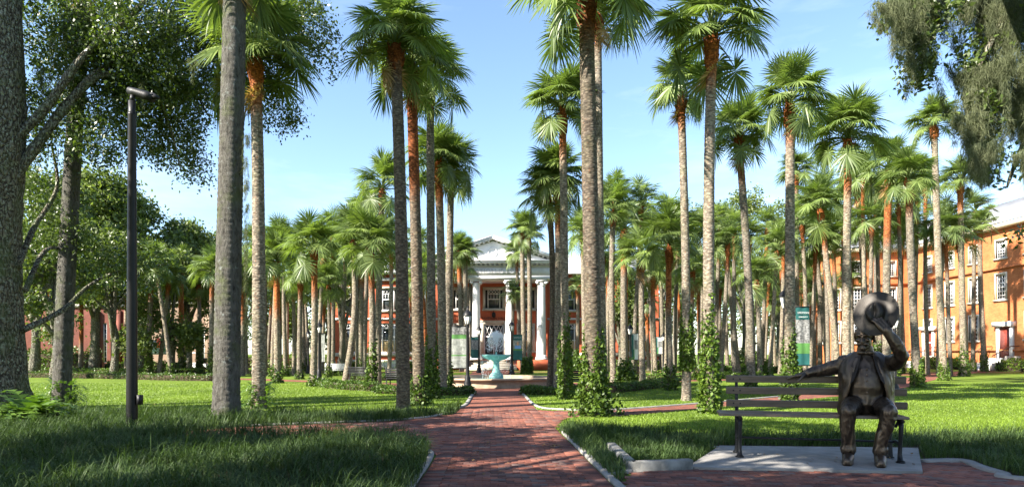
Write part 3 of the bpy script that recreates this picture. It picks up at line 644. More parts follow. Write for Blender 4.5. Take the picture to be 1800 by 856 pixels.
wallpiece((40, 96, 0), -math.pi / 2, 16, 14.2, [(3 + 4.2 * k, 7.0, 1.4, 2.4, 'grid') for k in range(4)] + [(3 + 4.2 * k, 3.0, 1.4, 2.4, 'grid') for k in range(4)])
tr = MB(); tr.box(48.3, 48.497, 44, 80, 10.0, 10.2); tr.box(48.3, 48.497, 44, 80, 1.9, 2.05); tr.box(40.2, 48.3, 79.8, 79.997, 10.0, 10.2); tr.box(39.8, 39.997, 79.8, 96, 10.0, 10.2); tr.build('string_course', M['orangewall'], eh)
ea = MB(); ea.box(47.9, 48.6, 44, 80.2, 14.0, 14.5); ea.box(39.4, 48.0, 79.4, 80.3, 14.003, 14.497); ea.box(39.4, 40.2, 80.31, 96, 14.003, 14.497); ea.build('eaves', plain('cream_trim', (.6, .5, .36), .7), eh)
rf = MB(); rf.add([[47.8, 44, 14.5], [47.8, 79.4, 14.5], [57.5, 79.4, 19.2], [57.5, 44, 19.2]], [[0, 1, 2, 3]])
for y in np.arange(44.4, 79.4, .62): rf.tube([(47.85, y, 14.54), (57.5, y, 19.24)], .035, 4)
rf.build('roof', M['roofmetal'], eh)
rf = MB(); rf.add([[39.3, 79.3, 14.5], [57.5, 79.3, 14.5], [57.5, 87, 19.2], [44, 87, 19.2], [39.3, 96, 14.5], [44, 90, 19.2]], [[0, 1, 2, 3], [0, 3, 5, 4]])
for x in np.arange(40.5, 57, .62): rf.tube([(x, 79.35, 14.55), (max(x, 44), 87, 19.24)], .035, 4)
rf.build('wing_roof', M['roofmetal'], eh)
for (yc, w) in ((64.2, 3.2), (76.0, 2.4)):
    for i in range(7): st = MB(); st.box(46.0 + i * .3, 48.45, yc - w / 2, yc + w / 2, i * .17, (i + 1) * .17 - .001); st.build('step', M['white'], eh)
    ck = MB(); ck.box(45.7, 48.45, yc - w / 2 - .35, yc - w / 2 - .02, 0, .75); ck.box(45.7, 48.45, yc + w / 2 + .02, yc + w / 2 + .35, 0, .75); ck.box(47.1, 48.46, yc - w / 2 - .33, yc - w / 2 - .03, .75, 1.4); ck.build('stair_wall', M['stone'], eh)
    rl = MB()
    for sy in (-1, 1):
        yq = yc + sy * (w / 2 + .18); rl.tube([(45.8, yq, 1.4), (47.6, yq, 2.35), (48.4, yq, 2.35)], .05, 5)
        for t_ in np.linspace(0, 1, 9): rl.tube([(45.8 + 1.8 * t_, yq, .7), (45.8 + 1.8 * t_, yq, 1.4 + .95 * t_)], .02, 4)
    rl.build('railing', plain('brown_rail', (.12, .06, .04), .6), eh)
    dr = MB(); dr.box(48.42, 48.49, yc - .7, yc + .7, 1.2, 4.2); dr.build('door', plain('dark_red_door', (.16, .03, .02), .4), eh)
    dr = MB(); dr.box(48.25, 48.495, yc - 1.05, yc - .72, 1.2, 4.3); dr.box(48.25, 48.495, yc + .72, yc + 1.05, 1.2, 4.3); dr.box(48.0, 48.49, yc - 1.3, yc + 1.3, 4.3, 4.75); dr.build('door_surround', M['white'], eh)

# --- low building seen through the trees on the west side
wh = thing('gallery_building', 'low dark brick and tan stone gallery with tall window strips behind the west trees', 'building', (0, 76, 0))
def rel(x0): return (x0 - 900) * 76 / F
ws = [(-47.3, .6, .45, 4.6, 'strip'), (-46.4, .6, .45, 4.6, 'strip')]
facade(-60, -44.0, 0, 7.0, [(u - w / 2, u + w / 2, z, z + h) for u, z, w, h, _ in ws]).build('brick_wall', M['darkbrick'], wh)
for u, z, w, h, st in ws: window(wh, u, z, w, h, st, surround=False)
for u in (-48.2, -45.6, -44.6): q = MB(); q.box(u - .3, u + .3, -.35, -.01, 0, 6.6); q.build('pier', M['darkbrick'], wh)
ws = [(-36.2, .4, .6, 4.4, 'strip')]
facade(-44.0, -32.0, 0, 7.4, [(u - w / 2, u + w / 2, z, z + h) for u, z, w, h, _ in ws], y=.4).build('stone_wall', M['tan'], wh)
window(wh, -36.2, .4, .6, 4.4, 'strip', y=.4, surround=False)
for u in (-34.9, -33.6): q = MB(); q.box(u - .45, u + .45, -.6, .38, 0, 9.4); q.build('pier', M['tan'], wh)
q = MB(); q.box(-60, -44.01, -.2, 10, 7.0, 7.35); q.box(-44.0, -35.6, .1, 10, 7.4, 7.7); q.box(-35.6, -31.9, -.8, 10, 9.4, 9.8); q.build('roof', M['stone'], wh)

# --- museum sign in front of it
sg = thing('gallery_sign', 'green and red printed sign lettered OSCAR BLUEMNER behind the west palms', 'sign', (*P(281, 640, 70)[:2], 0))
q = MB(); q.box(-1.05, 1.05, 0, .08, 1.55, 3.1); q.build('sign_board', M['paleprint'], sg)
q = MB(); q.box(-1.04, 1.04, -.012, -.002, 1.56, 2.22); q.build('green_panel', M['green'], sg)
q = MB(); q.box(-.35, .42, -.012, -.002, 2.28, 3.3); q.box(-.1, .2, -.02, -.013, 2.5, 3.0); q.build('red_panel', M['redprint'], sg)
text(sg, 'OSCAR', .33, (-.95, -.02, 1.92), M['white_print'], ext=.004, align='LEFT'); text(sg, 'BLUEMNER', .33, (-.85, -.02, 1.62), M['white_print'], ext=.004, align='LEFT')
for x in (-.9, .9): q = MB(); q.box(x - .05, x + .05, .09, .17, 0, 3.05); q.build('post', M['blackmetal'], sg)

# ------------------------------------------------------------------ fountain
ft = thing('fountain', 'turquoise pedestal fountain spraying into a low round stone basin', 'fountain', (*FC, 0))
b = MB(); b.lathe([(2.98, -.02), (3.02, .02), (2.98, .06), (2.9, .3), (2.93, .33), (3.1, .36), (3.12, .4), (3.08, .45), (2.72, .45), (2.68, .42), (2.68, .12), (0, .12)], 72); b.build('basin', M['basin'], ft)
b = MB(); b.lathe([(2.681, .3), (0, .3)], 64); b.build('water', M['water'], ft)
b = MB(); b.lathe([(.50, .1), (.50, .5), (.46, .54), (0, .54)], 4); o = b.build('base_block', M['verdigris'], ft); o.rotation_euler = (0, 0, math.pi / 4)
b = MB(); b.lathe([(.32, .54), (.28, .6), (.21, .68), (.17, .85), (.165, .98), (.15, 1.15), (.17, 1.22), (.28, 1.3), (.22, 1.32), (0, 1.32)], 20); b.build('pedestal', M['verdigris'], ft, True)
fl = 1 + .03 * np.cos(np.linspace(0, 2 * math.pi * 8, 64, endpoint=False))
b = MB(); b.lathe([(.15, 1.26), (.38, 1.3), (.56, 1.38), (.66, 1.46), (.71, 1.5), (.735, 1.56), (.69, 1.58), (.62, 1.54), (.25, 1.48), (0, 1.48)], 64, flute=fl); b.build('bowl', M['verdigris'], ft, True)
b = MB(); b.lathe([(.645, 1.55), (0, 1.55)], 40); b.build('bowl_water', M['water'], ft)
b = MB(); b.lathe([(.05, 1.5), (.04, 1.68), (.02, 1.72), (0, 1.72)], 10); b.build('nozzle', M['verdigris'], ft, True)
# spray: drops and threads of water on ballistic arcs
V = []; T = []; n0 = 0
for k in range(2600):
    az = RNG.uniform(0, 6.283); R = np.clip(RNG.normal(.52, .07), .05, .68) if RNG.random() < .8 else RNG.uniform(.03, .3); top = 1.72 + 1.05 * (1 - .12 * (R / .55) ** 2) * RNG.uniform(.85, 1.04); u = RNG.beta(1.6, 1.2)
    r_ = R * u; z = 1.7 + (top - 1.7) * (1 - ((u - .45) / .55) ** 2) if u > .45 else 1.7 + (top - 1.7) * (1 - ((.45 - u) / .45) ** 2)
    z = max(z, 1.56); p_ = np.array([r_ * math.cos(az), r_ * math.sin(az), z]); s_ = RNG.uniform(.007, .014); ln_ = s_ * RNG.uniform(1.2, 4)
    V += [p_ + [s_, 0, 0], p_ + [-s_ * .5, s_ * .8, 0], p_ + [-s_ * .5, -s_ * .8, 0], p_ + [0, 0, ln_], p_ - [0, 0, ln_]]
    T += [[n0, n0 + 1, n0 + 3], [n0 + 1, n0 + 2, n0 + 3], [n0 + 2, n0, n0 + 3], [n0 + 1, n0, n0 + 4], [n0 + 2, n0 + 1, n0 + 4], [n0, n0 + 2, n0 + 4]]; n0 += 5
for k in range(170):
    az = RNG.uniform(0, 6.283); z = RNG.uniform(.32, 1.5); r_ = .72 + RNG.normal(0, .03); p_ = np.array([r_ * math.cos(az), r_ * math.sin(az), z]); s_ = RNG.uniform(.005, .012); ln_ = RNG.uniform(.03, .1)
    V += [p_ + [s_, 0, 0], p_ + [-s_ * .5, s_ * .8, 0], p_ + [-s_ * .5, -s_ * .8, 0], p_ + [0, 0, ln_], p_ - [0, 0, ln_]]
    T += [[n0, n0 + 1, n0 + 3], [n0 + 1, n0 + 2, n0 + 3], [n0 + 2, n0, n0 + 3], [n0 + 1, n0, n0 + 4], [n0 + 2, n0 + 1, n0 + 4], [n0, n0 + 2, n0 + 4]]; n0 += 5
o = link('spray', mesh_np('spray', V, np.array(T), M['spray']), ft); o['kind'] = 'stuff'
# ------------------------------------------------------------------ street lamps, banners, small benches, pole lamp
def lamp_proto():
    me = {}
    b = MB(); b.lathe([(.2, 0), (.2, .12), (.15, .16), (.17, .3), (.12, .42), (.13, .55), (.085, .62), (.075, .7), (.055, 2.75), (.07, 2.8), (.05, 2.86), (.09, 2.93), (0, 2.93)], 12); me['post'] = b.mesh('post', M['blackmetal'], True)
    b = MB(); b.lathe([(.1, 2.93), (.17, 3.3), (0, 3.3)], 6); me['lantern_glass'] = b.mesh('lantern_glass', M['lampglass'])
    b = MB(); b.lathe([(.21, 3.3), (.2, 3.36), (.1, 3.5), (.06, 3.52), (.05, 3.6), (.015, 3.72), (0, 3.72)], 6)
    for k in range(6):
        a_ = k * math.pi / 3; b.tube([(.105 * math.cos(a_), .105 * math.sin(a_), 2.92), (.178 * math.cos(a_), .178 * math.sin(a_), 3.31)], .012, 4)
    me['lantern_cap'] = b.mesh('lantern_cap', M['blackmetal']); return me
LM = lamp_proto()
def lamp(x, yb, yt, label, group=None):
    Y = gy(yb); X = (x - HX) * Y / F; hgt = (yb - yt) * Y / F; k = hgt / 3.72
    o = thing('street_lamp', label, 'street lamp', (X, Y, 0), 0, group); o.scale = (k * 1.05, k * 1.05, k)
    for nm, me in LM.items(): link(nm, me, o)
    return o, X, Y
GL = 'lamps along the garden paths'
L1, x1, y1 = lamp(822, 685.5, 538, 'black lantern post with a wide mesh banner beside the brick walk', GL)
lamp(561, 668, 562, 'black lantern post among the west palms beside a narrow grey banner', GL)
lamp(542, 656, 577, 'slim lantern post standing west of the grey banner near the green shrubs', GL)
L4, x4, y4 = lamp(842, 655, 570, 'lantern post behind the fountain with a photo banner on its west side', GL)
L5, x5, y5 = lamp(899.5, 658, 561, 'lantern post behind the fountain with a teal portrait banner', GL)
L6, x6, y6 = lamp(1108, 662, 567, 'lantern post with a tilted white portrait banner among the east palms', GL)
L7, x7, y7 = lamp(1166, 656, 583, 'small lantern post beside a pale green banner far among the east palms', GL)
L8, x8, y8 = lamp(1380, 694, 500, 'tall lantern post close beside an ivy palm and the teal QR banner'.replace(' QR', ''), GL)
L9, x9, y9 = lamp(1573, 692, 545, 'lantern post rising behind the bronze hat', GL)
def banner(xa, xb, ya, yb_, Y, label, style, fold=0.0):
    p0, p1 = P(xa, yb_, Y), P(xb, ya, Y); w, h = p1[0] - p0[0], p1[2] - p0[2]
    o = thing('banner', label, 'banner', (p0[0], Y, p0[2]))
    n, m = 10, 14; us = np.linspace(0, w, n); zs = np.linspace(0, h, m)
    fy = lambda u, z: fold * np.sin(u / w * 11 + z) * .5 + fold * np.sin(z / h * 7 + u * 3) * .4
    def panel(nm, za, zb, mat, u0=0, u1=w, dy=0):
        uu, zz = np.meshgrid(np.linspace(u0, u1, n), np.linspace(za, zb, 6)); V = np.c_[uu.ravel(), fy(uu, zz).ravel() + dy, zz.ravel()]; V2 = V + [0, .012, 0]; k = len(V)
        Q = [[j * n + i, j * n + i + 1, (j + 1) * n + i + 1, (j + 1) * n + i] for j in range(5) for i in range(n - 1)]
        Q = np.array(Q); return link(nm, mesh_np(nm, np.vstack([V, V2]), np.vstack([Q, Q[:, ::-1] + k]), M[mat], True), o)
    if style == 'mesh':
        panel('photo_panel', .8 * h, h, 'photoprint'); panel('green_band', .7 * h, .8 * h, 'green'); panel('print_panel', .32 * h, .7 * h, 'paleprint'); panel('green_stripe', .29 * h, .32 * h, 'green'); panel('lower_panel', 0, .29 * h, 'paleprint')
    elif style == 'portrait':
        panel('cloth', 0, h, 'teal'); panel('photo_panel', .45 * h, .78 * h, 'paleprint', dy=-.006)
        panel('shirt', .45 * h, .58 * h, 'shirt_print', .18 * w, .82 * w, -.012); q = MB(); q.lathe([(0, -.1), (.05, -.08), (.07, 0), (.05, .08), (0, .1)], 10); f_ = q.build('face', M['skin_print'], o, True, (w * .5, -.015, h * .65)); f_.scale = (h * .62, .1, h * .8)
        panel('green_band', .38 * h, .45 * h, 'green', dy=-.006); text(o, 'STETSON', w * .19, (w / 2, -.02 - fold, h * .86), M['white_print'], ext=.003)
    elif style == 'photo':
        panel('cloth', 0, h, 'teal'); panel('photo_panel', .4 * h, .85 * h, 'photoprint', dy=-.006)
    elif style == 'qr':
        panel('cloth', 0, h, 'teal'); panel('photo_panel', .38 * h, .78 * h, 'photoprint', dy=-.006); panel('green_band', .2 * h, .38 * h, 'green', dy=-.006); text(o, 'STETSON', w * .2, (w / 2, -.02 - fold, h * .88), M['white_print'], ext=.003); text(o, 'UNIVERSITY', w * .125, (w / 2, -.02 - fold, h * .815), M['white_print'], ext=.003)
    elif style == 'white':
        panel('cloth', 0, h, 'white_print'); panel('green_band', .0, .4 * h, 'green', 0, w * .45, -.006); panel('teal_band', .1 * h, .95 * h, 'teal', 0, w * .3, -.012); panel('portrait', .4 * h, .75 * h, 'photoprint', w * .4, w * .95, -.006)
    else: panel('cloth', 0, h, 'paleprint')
    q = MB(); q.tube([(-.04, 0, h), (w + .04, 0, h)], .022, 5); q.tube([(-.04, 0, 0), (w + .04, 0, 0)], .022, 5); q.build('rods', M['blackmetal'], o); return o
banner(790, 820, 573, 647, y1, 'wide translucent mesh banner with green bands on the lamp by the walk', 'mesh', .04)
banner(828, 840.5, 592, 629, y4, 'narrow dark photo banner behind the fountain', 'photo', .02)
banner(902, 918, 588, 633, y5, 'teal banner with a portrait in a blue shirt behind the fountain', 'portrait', .02)
banner(1110, 1122, 586, 632, y6, 'white banner with a portrait and teal stripe on an east lamp', 'white', .03)
banner(1152, 1164, 592, 622, y7, 'pale green banner on a far east lamp', 'white', .02)
banner(1399, 1423, 539, 642, 27, 'large teal banner lettered STETSON with a green band beside the ivy palm', 'qr', .03)
banner(565, 571, 586, 636, gy(668), 'narrow grey banner on a west lamp post', 'plain', .02)
# black floodlight pole
Yp = gy(757); pl_ = thing('floodlight_pole', 'tall black round pole with a floodlight head rising from the mondo grass', 'light pole', ((232 - HX) * Yp / F, Yp, 0))
k = Yp / F
q = MB(); q.lathe([(.112, -.05), (.107, 1.2), (.09, 4), (.078, 6.55), (.082, 6.57), (.082, 6.62), (.05, 6.62), (0, 6.62)], 20); q.build('pole', M['polemat'], pl_, True)
q = MB(); q.lathe([(.07, 6.55), (.07, 6.86), (0, 6.86)], 12); q.build('neck', M['blackmetal'], pl_, True)
q = MB(); q.tube([(-.07, 0, 7.08), (.05, 0, 7.05), (.3, -.02, 6.97), (.46, -.03, 6.91)], [.075, .085, .095, .09], 12); q.tube([(.42, -.03, 6.955), (.58, -.035, 6.915)], [.08, .035], 8); q.tube([(0, 0, 6.86), (.02, 0, 6.98)], .05, 8); q.build('floodlight', M['blackmetal'], pl_)
q = MB(); q.box(.13, .2, -.06, .06, .55, .75); q.build('junction_box', M['blackmetal'], pl_)
# mid-distance park benches
def bench_proto():
    me = {}; b = MB()
    for i in range(4): b.box(-.75, .75, -.42 + i * .11, -.33 + i * .11, .42, .45)
    me['seat'] = b.mesh('seat', M['blackmetal']); b = MB()
    for i in range(5): b.box(-.75, .75, .02 + i * .02, .045 + i * .02, .5 + i * .085, .565 + i * .085)
    me['backrest'] = b.mesh('backrest', M['blackmetal']); b = MB()
    b.tube([(0, -.4, 0), (0, -.36, .42), (0, -.05, .42), (0, .12, .95)], .028, 6); b.tube([(0, .15, 0), (0, 0, .42)], .028, 6); b.tube([(0, -.38, .42), (0, -.4, .64), (0, .04, .66)], .02, 5); me['leg'] = b.mesh('leg', M['blackmetal']); return me
BP = bench_proto()
WB = plain('pale_metal_bench', (.55, .56, .55), .5, .2)
def small_bench(x, y, rz, label, white=False):
    X, Y = G(x, y); o = thing('park_bench', label, 'bench', (X, Y, 0), rz, 'benches around the fountain lawns')
    for nm, me in BP.items():
        for sx in ((-.7, .7) if nm == 'leg' else (0,)):
            q = link(nm, me, o, (sx, 0, 0))
            if white: q.material_slots[0].link = 'OBJECT'; q.material_slots[0].material = WB
    return o
small_bench(632, 674, 2.6, 'black slatted bench turned away beside the curved west hedge')
small_bench(704, 681, 2.9, 'black slatted bench behind the dark bare palm trunk west of the walk')
small_bench(590, 661, .2, 'pale metal bench on the lawn before the west wing', True)
small_bench(1018, 688, -2.6, 'black slatted bench beside the hedge between two palms east of the walk')
small_bench(1120, 672, -2.3, 'black slatted bench under the lantern post on the east lawn')
small_bench(683, 655, .1, 'pale metal bench close to the red west wing', True)
# orange box and golf cart
X, Y = G(556.5, 652); ob = thing('utility_box', 'small bright orange box by the west lawn', 'box', (X, Y + 6, 0)); q = MB(); q.box(-.3, .3, -.2, .2, 0, 1.05); q.box(-.32, .32, -.22, .22, 1.051, 1.12); q.build('body', M['orangebox'], ob); q = MB(); q.box(-.2, .2, -.215, -.202, .4, .9); q.build('door_panel', M['white_print'], ob)
gc = thing('golf_cart', 'small white golf cart parked before the tan gallery wall', 'golf cart', (*P(350, 645, 66)[:2], 0)); 
q = MB(); q.prism([(-.95, .25), (-.95, .55), (-.55, .75), (-.35, .45), (.1, .45), (.15, .6), (.85, .65), (.95, .3)], -.5, .5); bo = q.build('body', M['white'], gc); bo.rotation_euler = (math.pi / 2, 0, 0)
q = MB(); q.box(-.6, .85, -.55, .55, 1.68, 1.75); q.build('roof', M['white'], gc)
q = MB()
for x in (-.55, .8):
    for y in (-.48, .48): q.tube([(x, y, .6), (x, y, 1.69)], .025, 5)
q.build('roof_posts', M['blackmetal'], gc); q = MB(); q.box(.1, .55, -.48, .48, .62, .8); q.box(.5, .62, -.48, .48, .8, 1.2); q.build('seat', M['blackmetal'], gc)
for x in (-.62, .6):
    for y in (-.5, .5):
        q = MB(); q.tube([(x, y - .09, .23), (x, y + .09, .23)], .23, 14); w_ = q.build('wheel', M['tyre'], gc); q = MB(); q.tube([(x, y - .095, .23), (x, y + .095, .23)], .11, 10); q.build('rim', M['white'], w_)
# ------------------------------------------------------------------ leaves, palms, oaks, moss, hedges
def leaf_cloud(pts, size, rng, mat, name, aspect=.45, droop=.3, up=None):
    n = len(pts); d = rng.normal(0, 1, (n, 3)); d[:, 2] -= droop; d /= np.linalg.norm(d, axis=1)[:, None]
    nr = rng.normal(0, 1, (n, 3)); nr[:, 2] += .6; w = np.cross(d, nr); w /= np.linalg.norm(w, axis=1)[:, None] + 1e-9; nn = np.cross(w, d)
    s = (size * rng.uniform(.6, 1.3, n))[:, None]; V = np.empty((n, 4, 3))
    V[:, 0] = pts; V[:, 1] = pts + d * s * .45 - w * s * aspect * .5 + nn * s * .08; V[:, 2] = pts + d * s; V[:, 3] = pts + d * s * .45 + w * s * aspect * .5 + nn * s * .08
    return mesh_np(name, V.reshape(-1, 3), np.arange(n * 4).reshape(-1, 4), mat)

def frond(el, rng, Lp=1.0, Lb=.78, nseg=38):
    a = el; p = np.zeros(3); k = .2 + .5 * max(0, math.cos(el)) * rng.uniform(.5, 1.3); ds = Lp / 6; pts = [p.copy()]; tang = []
    for i in range(6): p = p + np.array([math.cos(a), 0, math.sin(a)]) * ds; a -= k * ds; pts.append(p.copy())
    a -= rng.uniform(.1, .55) * (.35 + .65 * math.cos(min(el, 1.5))); cost = [p.copy()]; ca = [a]; nc = 5; kc = rng.uniform(.5, 1.5) * (.35 + .65 * math.cos(min(el, 1.4)))
    for i in range(nc): p = p + np.array([math.cos(a), 0, math.sin(a)]) * .045; a -= kc * .045; cost.append(p.copy()); ca.append(a)
    mb = MB(); mb.tube(pts, np.linspace(.03, .014, 7), 4, caps=False); nt = mb.n
    cost = np.array(cost); ca = np.array(ca); pm = 2.62; V = []; Q = []; T = []; n0 = 0
    hang = .06 + .2 * max(0, math.cos(el)) * rng.uniform(.6, 1.6); fold = rng.uniform(-.05, .3)
    for ph in np.linspace(-pm, pm, nseg):
        ph += rng.normal(0, .03); t_ = max(0, 1 - abs(ph) / pm) ** .9 * nc; i = min(int(t_), nc - 1); f = t_ - i; b = cost[i] * (1 - f) + cost[i + 1] * f; aa = ca[i] * (1 - f) + ca[i + 1] * f
        tg = np.array([math.cos(aa), 0, math.sin(aa)]); nm = np.array([-math.sin(aa), 0, math.cos(aa)]); d = math.cos(ph) * tg + math.sin(ph) * np.array([0, 1., 0]) - nm * fold * abs(math.sin(ph)) ** 1.2
        d /= np.linalg.norm(d); L = Lb * (.74 + .26 * math.cos(ph * .6)) * rng.uniform(.88, 1.1); w = np.cross(nm, d); w /= np.linalg.norm(w); tw = rng.normal(0, .35); w = w * math.cos(tw) + nm * math.sin(tw)
        hg = hang * rng.uniform(.7, 1.4)
        for r, hw in ((0, .007), (.40, .027), (.72, .018), (1.0, .0015)):
            c_ = b + d * r * L - np.array([0, 0, 1]) * hg * L * r ** 2.3 - d * .12 * hg * L * r ** 3; q = hw
            V += [c_ - w * q, c_ + w * q]
        for s_ in range(3): Q.append([n0 + 2 * s_, n0 + 2 * s_ + 1, n0 + 2 * s_ + 3, n0 + 2 * s_ + 2])
        n0 += 8
    mb.add(V, Q); return mb
frng = np.random.default_rng(3)
ELS = [1.45, 1.2, 1.0, .8, .6, .42, .25, .08, -.12, -.35, -.6]
FR = [[frond(e + frng.normal(0, .05), frng).mesh('frond', M['frond']) for _ in range(2)] for e in ELS]
FRmb = [[(frond(e, frng, nseg=26, Lp=1.0, Lb=.8)) for _ in range(2)] for e in ELS]
def crown_layout(rng, n=34, droop=1.0):
    out = []
    for i in range(n):
        u = (i + .5) / n; el = 1.45 - (u ** 1.4) * (1.26 + .1 * droop) + rng.normal(0, .1) - (.55 if u > .75 and rng.random() < .3 else 0); k = int(np.argmin([abs(el - e) for e in ELS]))
        out.append((k, int(rng.integers(2)), i * 2.39996 + rng.normal(0, .25), rng.uniform(.86, 1.14), u))
    return out
def crown_mesh(seed):
    rng = np.random.default_rng(seed); V = []; Q = []; n0 = 0
    for k, v_, az, sc, u in crown_layout(rng, 36):
        m = FRmb[k][v_]; A = np.concatenate(m.V) * sc; c, s = math.cos(az), math.sin(az); B = np.c_[A[:, 0] * c - A[:, 1] * s, A[:, 0] * s + A[:, 1] * c, A[:, 2] + .25 * (1 - u)]
        V.append(B); Q.append(np.concatenate(m.Q) + n0); n0 += len(B)
    return mesh_np('crown', np.concatenate(V), np.concatenate(Q), M['frond'])
CR = [crown_mesh(s) for s in range(7)]

def trunk_mesh(X0, Y0, xh, zh, r, zo, near, rng, bend=0.0, bulb=1.0):
    nz = int(zh / (.045 if near else .22)) + 4; ns = 20 if near else 9; zs = np.linspace(-.05, zh, nz); u = np.clip(zs / zh, 0, 1)
    cx = xh * (u ** 1.15) + bend * np.sin(u * math.pi); cy = .1 * np.sin(u * 3 + X0) * (zh / 10)
    rad = r * (1.12 - .2 * u) * (1 + .2 * np.exp(-np.maximum(zs, 0) / .25))
    hd = np.clip((zs - (zh - .75)) / .75, 0, 1); rad = rad * (1 + .38 * bulb * np.sin(hd * math.pi) ** 1.0 * (hd > 0))
    rad = np.where(zs > zh - .1, rad * .8, rad)
    if near: rad = rad * (1 + .014 * np.sign(np.sin(zs * 2 * math.pi / .135 + rng.uniform(0, 6))))
    a = np.linspace(0, 2 * math.pi, ns, endpoint=False)
    jit = 1 + (rng.normal(0, .012, (nz, ns)) if near else rng.normal(0, .02, (nz, ns)))
    R = rad[:, None] * jit
    V = np.stack([cx[:, None] + R * np.cos(a), cy[:, None] + R * np.sin(a), np.repeat(zs[:, None], ns, 1)], -1).reshape(-1, 3)
    Q = [[i * ns + j, i * ns + (j + 1) % ns, (i + 1) * ns + (j + 1) % ns, (i + 1) * ns + j] for i in range(nz - 1) for j in range(ns)]
    fr = np.clip((zs - zo + .2) / (.8) + .5, 0, 1)[:, None] + rng.normal(0, .12, (nz, ns)) * ((zs > zo - .8) & (zs < zo + .8))[:, None]
    fr = np.clip(fr, 0, 1).ravel(); mb = MB(); mb.add(V, Q)
    nb = 46 if near else 22; extra = []
    for k in range(nb):
        z = zh - rng.uniform(0, .75) ; az = rng.uniform(0, 6.283); rr = np.interp(z, zs, rad); c0 = np.array([np.interp(z, zs, cx) + rr * .85 * math.cos(az), np.interp(z, zs, cy) + rr * .85 * math.sin(az), z - .1])
        o_ = np.array([math.cos(az), math.sin(az), 0]); sd = np.array([-math.sin(az), math.cos(az), 0]); L = rng.uniform(.14, .3); w = rng.uniform(.04, .08)
        tip = c0 + o_ * L * rng.uniform(.15, .5) + np.array([0, 0, L]); mb.add([c0 - sd * w, c0 + sd * w, tip + sd * w * .4, tip - sd * w * .4, c0 + o_ * .05, tip], [[0, 1, 2, 3], [0, 4, 5, 3], [4, 1, 2, 5]]); extra += [1.0] * 6
    me = mb.mesh('trunk', M['trunk'], near); at_ = me.attributes.new('fresh', 'FLOAT', 'POINT'); at_.data.foreach_set('value', np.concatenate([fr, extra]).astype(np.float32))
    return me, (cx, cy, zs, rad)
def ivy_mesh(curve, z0, z1, rng, dens, thick=.12, size=.1, side=None):
    cx, cy, zs, rad = curve; area = (z1 - z0); n = int(dens * area); z = z0 + (z1 - z0) * rng.random(n) ** 1.15; az = rng.uniform(0, 6.283, n)
    if side is not None: az = np.where(rng.random(n) < .65, side + rng.normal(0, .8, n), az)
    ph_ = rng.uniform(0, 6.283); z = z0 + (z - z0) * np.clip(.78 + .2 * np.sin(2 * az + ph_) + .12 * np.sin(5 * az + ph_ * 3) + rng.normal(0, .06, n), .3, 1.2)
    prof = np.clip((z1 - z) / (z1 - z0 + .01) * 1.25 + .15, .2, 1) * (.45 + .75 * np.sin(z * 4.3 + az * 2 + np.sin(z * 9)) ** 2); r = np.interp(z, zs, rad) + thick * prof * rng.random(n) ** .6
    pts = np.c_[np.interp(z, zs, cx) + r * np.cos(az), np.interp(z, zs, cy) + r * np.sin(az), z]
    return leaf_cloud(pts, size, rng, M['ivy'], 'ivy', .75, .7)

